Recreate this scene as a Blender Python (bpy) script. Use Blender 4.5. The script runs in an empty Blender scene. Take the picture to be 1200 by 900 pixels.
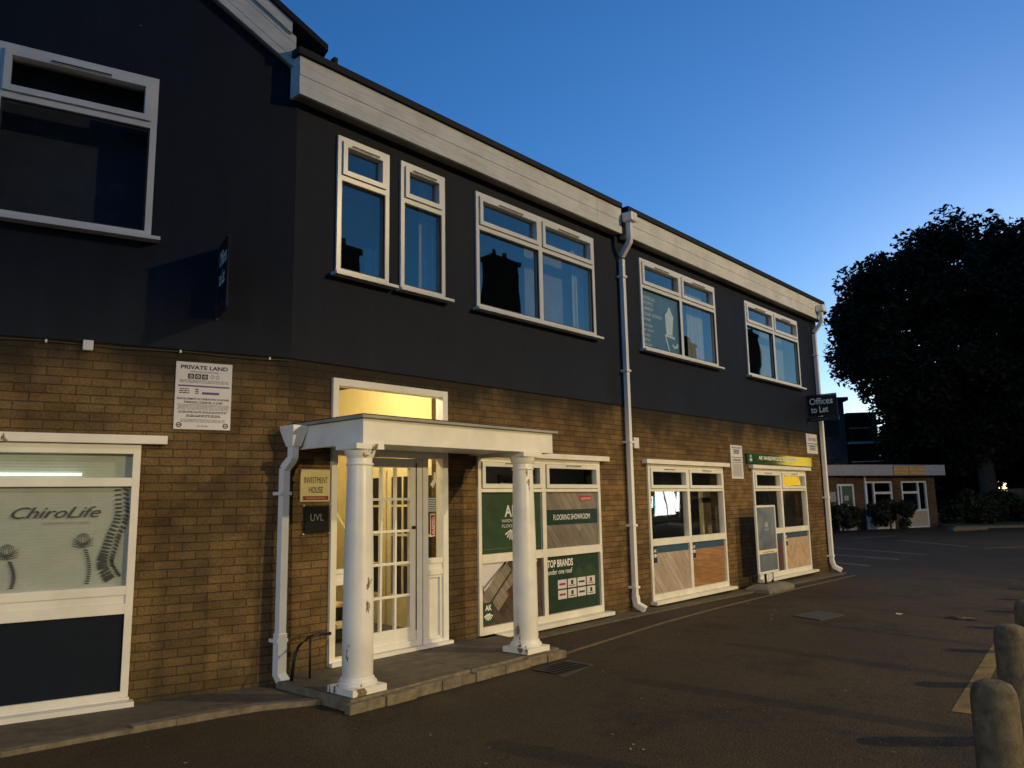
import bpy, bmesh, math, random
from mathutils import Matrix, Vector
random.seed(7)
R = math.radians
S = bpy.context.scene
COL = S.collection

# ---------------------------------------------------------------- camera
CX = Vector((0.6671998, -0.74466117, -0.01800481))
CU = Vector((-0.10086511, -0.11426892, 0.98831617))
CF = Vector((0.73801806, 0.65758829, 0.15135054))
CAM = Vector((0, -6.5546, 1.65))
cd = bpy.data.cameras.new('camera'); cam = bpy.data.objects.new('camera', cd); COL.objects.link(cam)
m = Matrix.Identity(4)
for i in range(3):
    m[i][0] = CX[i]; m[i][1] = CU[i]; m[i][2] = -CF[i]; m[i][3] = CAM[i]
cam.matrix_world = m
cd.sensor_width = 36; cd.lens = 901.0 / 1200 * 36; cd.clip_end = 2000; cd.clip_start = 0.05
S.camera = cam
S.view_settings.view_transform = 'Standard'; S.view_settings.look = 'None'
S.view_settings.exposure = 0.8; S.view_settings.gamma = 1.0

# ---------------------------------------------------------------- sky (dusk)
SKY_ELEV = R(5.0); SKY_ROT = R(85); SKY_STR = 0.15
w = bpy.data.worlds.new('World'); S.world = w; w.use_nodes = True
nt = w.node_tree; bg = nt.nodes['Background']
sk = nt.nodes.new('ShaderNodeTexSky'); sk.sky_type = 'NISHITA'; sk.sun_disc = False
sk.sun_elevation = SKY_ELEV; sk.sun_rotation = SKY_ROT
sk.air_density = 1.0; sk.dust_density = 0.5; sk.ozone_density = 5.6
nt.links.new(sk.outputs[0], bg.inputs[0]); bg.inputs[1].default_value = SKY_STR

# the last of the daylight, from the glow side
sl = bpy.data.lights.new('sun', 'SUN'); sl.energy = 0.01; sl.angle = R(15); sl.color = (1, .8, .6)
so = bpy.data.objects.new('sun', sl); COL.objects.link(so)
so.rotation_euler = (R(84), 0, R(-70))

# ---------------------------------------------------------------- materials
MATS = {}
def newmat(name):
    mt = bpy.data.materials.new(name); mt.use_nodes = True; MATS[name] = mt
    n = mt.node_tree.nodes; l = mt.node_tree.links
    return mt, n, l, n['Principled BSDF']
def noise(n, l, scale, detail=4, vec='Object', rough=.6):
    tc = n.new('ShaderNodeTexCoord'); t = n.new('ShaderNodeTexNoise')
    t.inputs['Scale'].default_value = scale; t.inputs['Detail'].default_value = detail; t.inputs['Roughness'].default_value = rough
    l.new(tc.outputs[vec], t.inputs['Vector']); return t
def ramp(n, l, src, stops):
    r = n.new('ShaderNodeValToRGB'); l.new(src, r.inputs[0])
    e = r.color_ramp.elements
    while len(e) < len(stops): e.new(.5)
    for i, (p, c) in enumerate(stops):
        e[i].position = p; e[i].color = (*c, 1) if len(c) == 3 else c
    return r
def mixc(n, l, fac, a, b, mode='MIX'):
    x = n.new('ShaderNodeMix'); x.data_type = 'RGBA'; x.blend_type = mode
    for sock, v in ((x.inputs['Factor'], fac), (x.inputs['A'], a), (x.inputs['B'], b)):
        if isinstance(v, (int, float)): sock.default_value = v
        elif isinstance(v, tuple): sock.default_value = (*v, 1)
        else: l.new(v, sock)
    return x.outputs['Result']
def bump(n, l, p, src, dist, strength=.6):
    b = n.new('ShaderNodeBump'); b.inputs['Distance'].default_value = dist; b.inputs['Strength'].default_value = strength
    l.new(src, b.inputs['Height']); l.new(b.outputs[0], p.inputs['Normal']); return b
def flat(name, col, rough=.5, metal=0, var=.12, vs=6, bmp=0, emit=0, spec=None):
    mt, n, l, p = newmat(name)
    t = noise(n, l, vs)
    lo = tuple(max(0, c * (1 - var)) for c in col); hi = tuple(c * (1 + var) for c in col)
    r = ramp(n, l, t.outputs[0], [(.3, lo), (.7, hi)])
    l.new(r.outputs[0], p.inputs['Base Color'])
    p.inputs['Roughness'].default_value = rough; p.inputs['Metallic'].default_value = metal
    if spec is not None: p.inputs['Specular IOR Level'].default_value = spec
    if bmp: t2 = noise(n, l, 120); bump(n, l, p, t2.outputs[0], bmp)
    if emit:
        p.inputs['Emission Color'].default_value = (*col, 1); p.inputs['Emission Strength'].default_value = emit
    return mt
def brickmat(name, c1, c2, mortar, bw=.225, rh=.075):
    mt, n, l, p = newmat(name)
    tc = n.new('ShaderNodeTexCoord'); b = n.new('ShaderNodeTexBrick')
    b.inputs['Scale'].default_value = 1; b.inputs['Brick Width'].default_value = bw; b.inputs['Row Height'].default_value = rh
    b.inputs['Mortar Size'].default_value = .0055; b.inputs['Mortar Smooth'].default_value = .6; b.inputs['Bias'].default_value = 0
    dn = noise(n, l, 14, 3, 'UV'); va = n.new('ShaderNodeVectorMath'); va.operation = 'SCALE'; va.inputs['Scale'].default_value = .012
    vb = n.new('ShaderNodeVectorMath'); vb.operation = 'ADD'
    l.new(dn.outputs['Color'], va.inputs[0]); l.new(tc.outputs['UV'], vb.inputs[0]); l.new(va.outputs[0], vb.inputs[1])
    l.new(vb.outputs[0], b.inputs['Vector'])
    b.inputs['Color1'].default_value = (*c1, 1); b.inputs['Color2'].default_value = (*c2, 1); b.inputs['Mortar'].default_value = (*mortar, 1)
    big = noise(n, l, .9, 5, 'UV'); r1 = ramp(n, l, big.outputs[0], [(.3, (.55, .52, .5)), (.52, (1, 1, 1)), (.75, (1.25, 1.2, 1.05))])
    fine = noise(n, l, 45, 4, 'UV'); r2 = ramp(n, l, fine.outputs[0], [(.25, (.6, .6, .6)), (.5, (1, 1, 1)), (.8, (1.5, 1.45, 1.35))])
    # single odd bricks: a coarse noise sampled per brick
    odd = noise(n, l, 5.2, 0, 'UV'); r3 = ramp(n, l, odd.outputs[0], [(.35, (.86, .85, .86)), (.5, (1, 1, 1)), (.66, (1.12, 1.1, 1.05))])
    c = mixc(n, l, 1.0, b.outputs['Color'], r1.outputs[0], 'MULTIPLY'); c = mixc(n, l, .9, c, r2.outputs[0], 'MULTIPLY'); c = mixc(n, l, 1.0, c, r3.outputs[0], 'MULTIPLY')
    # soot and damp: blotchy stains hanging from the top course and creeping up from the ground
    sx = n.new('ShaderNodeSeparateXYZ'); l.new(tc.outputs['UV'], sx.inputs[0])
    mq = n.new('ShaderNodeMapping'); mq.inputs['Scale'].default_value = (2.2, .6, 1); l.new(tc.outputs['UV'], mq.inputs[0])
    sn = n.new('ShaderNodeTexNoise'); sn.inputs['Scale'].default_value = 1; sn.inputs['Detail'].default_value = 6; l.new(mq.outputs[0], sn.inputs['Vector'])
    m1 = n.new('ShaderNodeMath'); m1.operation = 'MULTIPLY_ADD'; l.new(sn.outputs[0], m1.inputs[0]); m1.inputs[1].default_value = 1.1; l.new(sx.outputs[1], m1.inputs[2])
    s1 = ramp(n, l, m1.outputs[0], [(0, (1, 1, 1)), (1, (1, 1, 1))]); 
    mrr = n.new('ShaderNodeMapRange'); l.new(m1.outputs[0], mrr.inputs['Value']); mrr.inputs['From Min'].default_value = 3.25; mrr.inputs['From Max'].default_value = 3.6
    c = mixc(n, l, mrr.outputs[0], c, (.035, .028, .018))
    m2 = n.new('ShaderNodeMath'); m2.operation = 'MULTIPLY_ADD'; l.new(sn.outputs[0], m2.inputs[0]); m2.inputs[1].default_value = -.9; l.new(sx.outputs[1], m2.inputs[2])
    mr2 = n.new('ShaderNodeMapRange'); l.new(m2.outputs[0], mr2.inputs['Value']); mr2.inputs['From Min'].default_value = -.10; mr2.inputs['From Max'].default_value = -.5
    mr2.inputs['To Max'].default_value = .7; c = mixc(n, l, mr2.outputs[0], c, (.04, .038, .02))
    l.new(c, p.inputs['Base Color']); p.inputs['Roughness'].default_value = .9; p.inputs['Specular IOR Level'].default_value = .2
    mh = n.new('ShaderNodeMath'); mh.operation = 'MULTIPLY_ADD'; l.new(b.outputs['Fac'], mh.inputs[0]); mh.inputs[1].default_value = -1.0
    ms = n.new('ShaderNodeMath'); ms.operation = 'MULTIPLY'; l.new(fine.outputs[0], ms.inputs[0]); ms.inputs[1].default_value = .9
    l.new(ms.outputs[0], mh.inputs[2]); bump(n, l, p, mh.outputs[0], .011, .9)
    return mt
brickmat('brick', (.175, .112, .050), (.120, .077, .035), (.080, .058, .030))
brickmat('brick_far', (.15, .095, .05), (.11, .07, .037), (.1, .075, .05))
mt, n, l, p = newmat('navy_render')
t = noise(n, l, 2.2, 6); r = ramp(n, l, t.outputs[0], [(.3, (.0050, .0086, .0175)), (.7, (.0078, .0128, .025))])
tc = n.new('ShaderNodeTexCoord'); mp = n.new('ShaderNodeMapping'); mp.inputs['Scale'].default_value = (7, .5, 1); l.new(tc.outputs['UV'], mp.inputs[0])
tn = n.new('ShaderNodeTexNoise'); tn.inputs['Scale'].default_value = 1; tn.inputs['Detail'].default_value = 5; l.new(mp.outputs[0], tn.inputs['Vector'])
r2 = ramp(n, l, tn.outputs[0], [(.35, (.8, .8, .82)), (.6, (1, 1, 1)), (.78, (1.35, 1.3, 1.25))])
c = mixc(n, l, 1.0, r.outputs[0], r2.outputs[0], 'MULTIPLY'); l.new(c, p.inputs['Base Color']); p.inputs['Roughness'].default_value = .7; p.inputs['Specular IOR Level'].default_value = .25
t2 = noise(n, l, 40, 5); bump(n, l, p, t2.outputs[0], .006, .6)
flat('navy_panel', (.004, .008, .017), .7, spec=.2)
flat('roof_felt', (.004, .004, .004), .8)
flat('dark_wall', (.05, .05, .055), .9)
# white paint, weather stained
def paint(name, col, peel=0, grime=.35, rough=.42, wood=False):
    mt, n, l, p = newmat(name)
    t = noise(n, l, 3, 6); r = ramp(n, l, t.outputs[0], [(.35, tuple(c * (1 - grime) for c in col)), (.62, col)])
    c = r.outputs[0]
    if wood:
        tc = n.new('ShaderNodeTexCoord'); mp = n.new('ShaderNodeMapping'); mp.inputs['Scale'].default_value = (2, 40, 1)
        tn = n.new('ShaderNodeTexNoise'); tn.inputs['Scale'].default_value = 1.2; tn.inputs['Detail'].default_value = 6
        l.new(tc.outputs['UV'], mp.inputs[0]); l.new(mp.outputs[0], tn.inputs['Vector'])
        rr = ramp(n, l, tn.outputs[0], [(.38, (.88, .87, .85)), (.6, (1, 1, 1))]); c = mixc(n, l, 1.0, c, rr.outputs[0], 'MULTIPLY')
        bump(n, l, p, tn.outputs[0], .004, .5)
    if peel:
        t2 = noise(n, l, 11, 6, rough=.6); t3 = noise(n, l, 1.9, 2)
        for t_q, sc_ in ((t2, (1, 1, .45)), (t3, (1, 1, .6))):
            mq = n.new('ShaderNodeMapping'); mq.inputs['Scale'].default_value = sc_
            tq = n.new('ShaderNodeTexCoord'); l.new(tq.outputs['Object'], mq.inputs[0]); l.new(mq.outputs[0], t_q.inputs['Vector'])
        ad = n.new('ShaderNodeMath'); ad.operation = 'MULTIPLY'; l.new(t2.outputs[0], ad.inputs[0]); l.new(t3.outputs[0], ad.inputs[1])
        r2 = ramp(n, l, ad.outputs[0], [(peel, (0, 0, 0)), (peel + .012, (1, 1, 1))])
        t4 = noise(n, l, 60, 3); r5 = ramp(n, l, t4.outputs[0], [(.3, (.10, .07, .035)), (.7, (.30, .23, .13))])
        rim = ramp(n, l, ad.outputs[0], [(peel - .012, (1, 1, 1)), (peel, (.6, .52, .4))]); c = mixc(n, l, 1.0, c, rim.outputs[0], 'MULTIPLY')
        c = mixc(n, l, r2.outputs[0], c, r5.outputs[0]); bump(n, l, p, r2.outputs[0], -.004, .8)
    l.new(c, p.inputs['Base Color']); p.inputs['Roughness'].default_value = rough
    return mt
paint('upvc', (.74, .73, .69), grime=.12, rough=.3)
paint('white_timber', (.78, .75, .68), peel=.405, grime=.12)
paint('shop_timber', (.78, .75, .67), peel=.46, grime=.16)
paint('cladding', (.70, .70, .67), grime=.18, rough=.6, wood=True)
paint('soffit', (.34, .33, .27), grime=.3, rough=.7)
paint('column_paint', (.80, .78, .72), peel=.385, grime=.15, rough=.35)
paint('canopy_paint', (.76, .74, .69), peel=0, grime=.14, rough=.5)
paint('plastic_pipe', (.80, .79, .76), grime=.1, rough=.35)
flat('door_paint', (.78, .77, .75), .4, var=.05)
flat('gasket', (.02, .02, .02), .6)
flat('brass', (.55, .4, .16), .3, metal=.9)
flat('dark_metal', (.03, .025, .02), .45, metal=.5)
flat('steel', (.6, .6, .62), .3, metal=1)
flat('black_text', (.02, .02, .025), .6)
flat('grey_text', (.2, .2, .2), .6)
flat('white_text', (.85, .85, .82), .5)
flat('sign_white', (.62, .6, .64), .4, var=.05)
flat('purple', (.12, .05, .22), .5)
flat('gold_plate', (.6, .52, .26), .4)
flat('maroon', (.25, .02, .04), .4)
flat('black_sign', (.004, .005, .006), .7, spec=.2)
flat('board_black', (.012, .011, .014), .4)
flat('poster_green', (.040, .072, .040), .16)
flat('sign_green', (.022, .075, .035), .06)
flat('poster_green_deep', (.026, .052, .038), .16)
flat('poster_blue', (.03, .07, .12), .3)
flat('poster_navy', (.02, .03, .045), .25)
flat('poster_red', (.4, .02, .03), .3)
flat('concrete', (.10, .082, .052), .85, var=.3, vs=9, bmp=.004)
flat('kerb_stone', (.17, .14, .09), .9, var=.35, vs=12, bmp=.006)
flat('cream_wall', (.8, .68, .36), .8, var=.04)
flat('cream_wood', (.75, .66, .42), .5, var=.05)
flat('riser_dark', (.01, .01, .01), .7)
flat('carpet', (.12, .11, .09), .95)
flat('room_grey', (.16, .16, .16), .9)
flat('room_dark', (.05, .05, .055), .9)
flat('blind_white', (.44, .46, .42), .7, var=.06)
flat('curtain', (.34, .34, .34), .8, var=.15)
flat('net_blind', (.2, .2, .2), .9)
flat('vinyl_grey', (.03, .032, .03), .5)
flat('sticker_white', (.42, .58, .66), .5)
flat('sticker_tint', (.07, .16, .24), .35)
flat('bollard_stone', (.10, .08, .048), .9, var=.45, vs=18, bmp=.012)
mt, n, l, p = newmat('crumpled_poster')
t = noise(n, l, 2.0, 2); r = ramp(n, l, t.outputs[0], [(.35, (.09, .11, .15)), (.7, (.17, .19, .22))]); l.new(r.outputs[0], p.inputs['Base Color'])
p.inputs['Roughness'].default_value = .3; bump(n, l, p, t.outputs[0], .08, .5)
flat('rubber', (.15, .135, .105), .75, var=.3, bmp=.005)
flat('yellow_line', (.15, .105, .025), .85, var=.5, vs=5)
flat('dull_line', (.16, .12, .06), .85, var=.5, vs=7)
flat('bay_line', (.22, .20, .16), .85, var=.5, vs=5)
flat('iron', (.07, .066, .055), .6, metal=.4, bmp=.004)
flat('paper', (.38, .36, .31), .8)
flat('bark', (.06, .045, .03), .95, var=.4)
flat('grass', (.05, .07, .02), .95, var=.4, vs=2)
flat('fence_wood', (.16, .11, .06), .9, var=.3)
flat('annex_fascia', (.34, .33, .32), .6)
flat('amber_glow_slats', (.75, .45, .16), .5, var=.25, vs=8)
flat('annex_panel', (.46, .38, .27), .6, var=.1)
flat('green_door', (.03, .09, .025), .4)
flat('yellow_lit', (1.0, .62, .04), .5, emit=2.6)
flat('white_lit', (.85, .95, 1.0), .5, emit=8)
flat('tube_lit', (.85, 1.0, .85), .5, emit=1.0)
flat('hall_lamp', (1.0, .8, .4), .5, emit=3)
flat('warm_lit', (1.0, .8, .25), .5, emit=.5)
flat('cable', (.05, .04, .03), .7)
# foliage
def leafmat(name, col):
    mt, n, l, p = newmat(name)
    t = noise(n, l, .8, 3); r = ramp(n, l, t.outputs[0], [(.3, tuple(c * .6 for c in col)), (.7, tuple(c * 1.5 for c in col))])
    l.new(r.outputs[0], p.inputs['Base Color']); p.inputs['Roughness'].default_value = .7; p.inputs['Specular IOR Level'].default_value = .2
leafmat('leaf_dark', (.011, .015, .006)); leafmat('leaf_green', (.05, .085, .02)); leafmat('leaf_bush', (.03, .036, .012))
# asphalt
mt, n, l, p = newmat('asphalt')
t1 = noise(n, l, .35, 6); t2 = noise(n, l, 60, 3); t3 = noise(n, l, 9, 5)
r1 = ramp(n, l, t1.outputs[0], [(.3, (.038, .0275, .0115)), (.7, (.064, .047, .021))])
r2 = ramp(n, l, t2.outputs[0], [(.3, (.45, .45, .45)), (.55, (1, 1, 1)), (.70, (2.6, 2.4, 2.0))])
r3 = ramp(n, l, t3.outputs[0], [(.3, (.8, .8, .8)), (.7, (1.15, 1.15, 1.15))])
c = mixc(n, l, 1.0, r1.outputs[0], r2.outputs[0], 'MULTIPLY'); c = mixc(n, l, 1.0, c, r3.outputs[0], 'MULTIPLY')
vor = n.new('ShaderNodeTexVoronoi'); vor.inputs['Scale'].default_value = 7; tc = n.new('ShaderNodeTexCoord'); l.new(tc.outputs['Object'], vor.inputs['Vector'])
sp = ramp(n, l, vor.outputs['Distance'], [(.035, (1, 1, 1)), (.05, (0, 0, 0))])
wn = noise(n, l, 2.3, 1); sr = ramp(n, l, wn.outputs[0], [(.55, (0, 0, 0)), (.6, (1, 1, 1))])
sm = mixc(n, l, 1.0, sp.outputs[0], sr.outputs[0], 'MULTIPLY'); c = mixc(n, l, sm, c, (.3, .26, .17))
vc = n.new('ShaderNodeTexVoronoi'); vc.feature = 'DISTANCE_TO_EDGE'; vc.inputs['Scale'].default_value = .28
wv = noise(n, l, 1.6, 5); wa = n.new('ShaderNodeVectorMath'); wa.operation = 'SCALE'; wa.inputs['Scale'].default_value = .9; l.new(wv.outputs['Color'], wa.inputs[0])
wb = n.new('ShaderNodeVectorMath'); wb.operation = 'ADD'; l.new(tc.outputs['Object'], wb.inputs[0]); l.new(wa.outputs[0], wb.inputs[1]); l.new(wb.outputs[0], vc.inputs['Vector'])
cr = ramp(n, l, vc.outputs['Distance'], [(.0, (.45, .45, .45)), (.004, (1, 1, 1))]); c = mixc(n, l, .8, c, cr.outputs[0], 'MULTIPLY')
st = noise(n, l, .8, 5, rough=.7); s4 = ramp(n, l, st.outputs[0], [(.36, (.62, .62, .62)), (.46, (1, 1, 1)), (.62, (1, 1, 1)), (.72, (1.25, 1.22, 1.15))]); c = mixc(n, l, 1.0, c, s4.outputs[0], 'MULTIPLY')
l.new(c, p.inputs['Base Color']); p.inputs['Roughness'].default_value = .8; p.inputs['Specular IOR Level'].default_value = .3
bump(n, l, p, t2.outputs[0], .018, 1.0)
# wood plank posters
def planks(name, cols, ang, pw=.09, rough=.28, chev=False):
    mt, n, l, p = newmat(name)
    tc = n.new('ShaderNodeTexCoord'); mp = n.new('ShaderNodeMapping'); mp.inputs['Rotation'].default_value = (0, 0, R(ang))
    src = tc.outputs['UV']
    if chev:
        sx = n.new('ShaderNodeSeparateXYZ'); l.new(src, sx.inputs[0])
        pp = n.new('ShaderNodeMath'); pp.operation = 'PINGPONG'; pp.inputs[1].default_value = .42; l.new(sx.outputs[0], pp.inputs[0])
        cb = n.new('ShaderNodeCombineXYZ'); l.new(pp.outputs[0], cb.inputs[0]); l.new(sx.outputs[1], cb.inputs[1]); src = cb.outputs[0]
    l.new(src, mp.inputs[0])
    b = n.new('ShaderNodeTexBrick'); b.inputs['Scale'].default_value = 1; b.inputs['Brick Width'].default_value = pw * 8; b.inputs['Row Height'].default_value = pw
    b.inputs['Mortar Size'].default_value = .0025; b.inputs['Color1'].default_value = (*cols[0], 1); b.inputs['Color2'].default_value = (*cols[1], 1); b.inputs['Mortar'].default_value = (*cols[2], 1)
    l.new(mp.outputs[0], b.inputs['Vector'])
    m2 = n.new('ShaderNodeMapping'); m2.inputs['Scale'].default_value = (3, 40, 1); l.new(mp.outputs[0], m2.inputs[0])
    tn = n.new('ShaderNodeTexNoise'); tn.inputs['Scale'].default_value = 1.0; tn.inputs['Detail'].default_value = 5; l.new(m2.outputs[0], tn.inputs['Vector'])
    rr = ramp(n, l, tn.outputs[0], [(.3, (.7, .7, .7)), (.65, (1.2, 1.2, 1.2))])
    c = mixc(n, l, 1.0, b.outputs['Color'], rr.outputs[0], 'MULTIPLY'); l.new(c, p.inputs['Base Color']); p.inputs['Roughness'].default_value = rough
planks('planks_grey', ((.26, .22, .18), (.17, .145, .12), (.07, .06, .05)), 52, .1)
planks('planks_brown', ((.10, .07, .055), (.06, .042, .035), (.03, .02, .02)), 40, .12)
planks('planks_pale', ((.45, .36, .29), (.36, .28, .22), (.2, .15, .12)), 48, .1)
planks('planks_orange', ((.36, .19, .075), (.28, .14, .05), (.14, .07, .03)), 6, .11)
planks('planks_chevron', ((.55, .38, .24), (.44, .3, .18), (.2, .13, .09)), -50, .09, chev=True)
planks('planks_red', ((.11, .04, .04), (.085, .03, .03), (.05, .02, .02)), 75, .12)
# glass
def glass(name, ior, tint):
    mt = bpy.data.materials.new(name); mt.use_nodes = True; MATS[name] = mt
    n = mt.node_tree.nodes; l = mt.node_tree.links; n.remove(n['Principled BSDF'])
    tr = n.new('ShaderNodeBsdfTransparent'); tr.inputs[0].default_value = (*tint, 1)
    gl = n.new('ShaderNodeBsdfGlossy'); gl.inputs['Roughness'].default_value = .012; gl.inputs[0].default_value = (1, .96, .80, 1)
    fr = n.new('ShaderNodeFresnel')
    ge = n.new('ShaderNodeNewGeometry'); mr = n.new('ShaderNodeMapRange'); mr.inputs['To Min'].default_value = ior; mr.inputs['To Max'].default_value = 1 / ior
    l.new(ge.outputs['Backfacing'], mr.inputs['Value']); l.new(mr.outputs[0], fr.inputs[0])
    tn = noise(n, l, 1.1, 1); b = n.new('ShaderNodeBump'); b.inputs['Distance'].default_value = .01; b.inputs['Strength'].default_value = .25
    l.new(tn.outputs[0], b.inputs['Height']); l.new(b.outputs[0], gl.inputs['Normal'])
    mx = n.new('ShaderNodeMixShader'); l.new(fr.outputs[0], mx.inputs[0]); l.new(tr.outputs[0], mx.inputs[1]); l.new(gl.outputs[0], mx.inputs[2])
    l.new(mx.outputs[0], n['Material Output'].inputs[0]); return mt
glass('glass', 1.6, (.92, .95, .94)); glass('glass_up', 2.9, (.85, .88, .88)); glass('glass_clear', 1.5, (.95, .96, .95))

# ---------------------------------------------------------------- mesh builder
class MB:
    """collects shapes (given in a wall frame: u along the wall, y into it, z up) and links them as one mesh object"""
    def __init__(s, T=None): s.v = []; s.f = []; s.m = []; s.uv = []; s.mats = []; s.sm = []; s.T = T or Matrix.Identity(4)
    def mi(s, m):
        if m not in s.mats: s.mats.append(m)
        return s.mats.index(m)
    def face(s, pts, mat, uv=None, smooth=False):
        b = len(s.v)
        if uv is None:
            a, bb, c = Vector(pts[0]), Vector(pts[1]), Vector(pts[2]); nn = (bb - a).cross(c - a)
            ax = max(range(3), key=lambda i: abs(nn[i]))
            uv = [(q[1], q[2]) if ax == 0 else ((q[0], q[2]) if ax == 1 else (q[0], q[1])) for q in pts]
        for q in pts: s.v.append(tuple(s.T @ Vector(q)))
        s.f.append(tuple(range(b, b + len(pts)))); s.m.append(s.mi(mat)); s.uv += uv; s.sm.append(smooth)
    def box(s, x0, x1, y0, y1, z0, z1, mat, skip=''):
        if x0 > x1: x0, x1 = x1, x0
        if y0 > y1: y0, y1 = y1, y0
        P = lambda i, j, k: ((x0, x1)[i], (y0, y1)[j], (z0, z1)[k])
        F = {'f': [P(0,0,0), P(1,0,0), P(1,0,1), P(0,0,1)], 'b': [P(1,1,0), P(0,1,0), P(0,1,1), P(1,1,1)],
             'l': [P(0,1,0), P(0,0,0), P(0,0,1), P(0,1,1)], 'r': [P(1,0,0), P(1,1,0), P(1,1,1), P(1,0,1)],
             't': [P(0,0,1), P(1,0,1), P(1,1,1), P(0,1,1)], 'd': [P(0,1,0), P(1,1,0), P(1,0,0), P(0,0,0)]}
        for k, q in F.items():
            if k not in skip: s.face(q, mat)
    def frame(s, x0, x1, z0, z1, w, y0, y1, mat, wb=None):
        wb = wb or w
        s.box(x0, x0 + w, y0, y1, z0, z1, mat); s.box(x1 - w, x1, y0, y1, z0, z1, mat)
        s.box(x0 + w, x1 - w, y0, y1, z1 - w, z1, mat, 'lr'); s.box(x0 + w, x1 - w, y0, y1, z0, z0 + wb, mat, 'lr')
    def prism(s, poly, z0, z1, mat, side=None):
        side = side or mat; n = len(poly)
        s.face([(x, y, z1) for x, y in poly], mat); s.face([(x, y, z0) for x, y in reversed(poly)], mat)
        L = 0
        for i in range(n):
            a, b = poly[i], poly[(i + 1) % n]; d = math.dist(a, b)
            s.face([(a[0], a[1], z0), (b[0], b[1], z0), (b[0], b[1], z1), (a[0], a[1], z1)], side, [(L, z0), (L + d, z0), (L + d, z1), (L, z1)]); L += d
    def prismY(s, poly, y0, y1, mat):
        n = len(poly); s.face([(x, y0, z) for x, z in poly], mat); s.face([(x, y1, z) for x, z in reversed(poly)], mat)
        for i in range(n):
            a, b = poly[i], poly[(i + 1) % n]
            s.face([(b[0], y0, b[1]), (a[0], y0, a[1]), (a[0], y1, a[1]), (b[0], y1, b[1])], mat)
    def lathe(s, x, y, prof, mat, seg=24):
        for (r0, z0), (r1, z1) in zip(prof[:-1], prof[1:]):
            for k in range(seg):
                a, b = 2 * math.pi * k / seg, 2 * math.pi * (k + 1) / seg
                q = [(x + r0 * math.cos(a), y + r0 * math.sin(a), z0), (x + r0 * math.cos(b), y + r0 * math.sin(b), z0),
                     (x + r1 * math.cos(b), y + r1 * math.sin(b), z1), (x + r1 * math.cos(a), y + r1 * math.sin(a), z1)]
                if r0 < 1e-5: q = [q[0], q[2], q[3]]
                elif r1 < 1e-5: q = q[:3]
                s.face(q, mat, [(0, 0)] * len(q), True)
    def tube(s, pts, r, mat, seg=10, square=False):
        pts = [Vector(p) for p in pts]; rings = []
        seg = 4 if square else seg
        rr = r if isinstance(r, (list, tuple)) else [r] * len(pts)
        for i, p in enumerate(pts):
            d = ((pts[min(i + 1, len(pts) - 1)] - pts[max(i - 1, 0)])).normalized()
            up = Vector((1, 0, 0)) if abs(d.x) < .9 else Vector((0, 0, 1))
            a = (up - d * up.dot(d)).normalized(); b = d.cross(a)
            off = math.pi / 4 if square else 0; k2 = 1.414 if square else 1
            rings.append([p + (a * math.cos(2 * math.pi * k / seg + off) + b * math.sin(2 * math.pi * k / seg + off)) * rr[i] * k2 for k in range(seg)])
        for A, B in zip(rings[:-1], rings[1:]):
            for k in range(seg): s.face([A[k], A[(k + 1) % seg], B[(k + 1) % seg], B[k]], mat, None, not square)
        s.face(rings[0][::-1], mat); s.face(rings[-1], mat)
    def text(s, body, x, z, h, y, mat, width=None, shear=0, align='LEFT', frame=None, bold=0):
        """lettering on the plane y (facing -y); frame = (origin, xdir, updir) puts it elsewhere"""
        cu = bpy.data.curves.new('t', 'FONT'); cu.body = body; cu.size = 1; cu.shear = shear; cu.offset = bold; cu.resolution_u = 3
        ob = bpy.data.objects.new('t', cu); COL.objects.link(ob)
        dg = bpy.context.evaluated_depsgraph_get(); me = bpy.data.meshes.new_from_object(ob.evaluated_get(dg))
        if len(me.vertices):
            xs = [v.co.x for v in me.vertices]; x0, x1 = min(xs), max(xs); ys = [v.co.y for v in me.vertices]; cap = .72
            sx = (width / (x1 - x0)) if width else h / cap; sy = h / cap
            W = (x1 - x0) * sx; ox = {'LEFT': 0, 'CENTER': -W / 2, 'RIGHT': -W}[align]
            for pl in me.polygons:
                q = []
                for vi in pl.vertices:
                    co = me.vertices[vi].co; px, pz = (co.x - x0) * sx + ox, co.y * sy
                    q.append((x + px, y, z + pz) if frame is None else tuple(frame[0] + frame[1] * (x + px) + frame[2] * (z + pz)))
                s.face(q, mat, [(0, 0)] * len(q))
        bpy.data.objects.remove(ob); bpy.data.meshes.remove(me); bpy.data.curves.remove(cu)
    def build(s, name, parent=None, label=None, bevel=0):
        me = bpy.data.meshes.new(name); T = Matrix.Identity(4)
        o = bpy.data.objects.new(name, me); COL.objects.link(o)
        off = Vector((0, 0, 0))
        if parent is not None:
            o.parent = parent; q = parent
            while q is not None: off += q.location; q = q.parent
        me.from_pydata([tuple(Vector(v) - off) for v in s.v], [], s.f)
        for mm in s.mats: me.materials.append(MATS[mm])
        for i, pl in enumerate(me.polygons): pl.material_index = s.m[i]; pl.use_smooth = s.sm[i]
        uvl = me.uv_layers.new(name='UVMap')
        for i, u in enumerate(s.uv): uvl.data[i].uv = u
        if any(s.sm) or bevel:
            bm = bmesh.new(); bm.from_mesh(me); bmesh.ops.remove_doubles(bm, verts=bm.verts, dist=1e-4); bm.to_mesh(me); bm.free()
        if bevel:
            bv = o.modifiers.new('bevel', 'BEVEL'); bv.width = bevel; bv.segments = 2; bv.limit_method = 'ANGLE'
        if label: o['label'] = label
        return o
def tag(o, label=None, cat=None, group=None, kind=None):
    if label: o['label'] = label
    if cat: o['category'] = cat
    if group: o['group'] = group
    if kind: o['kind'] = kind
    return o
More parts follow.
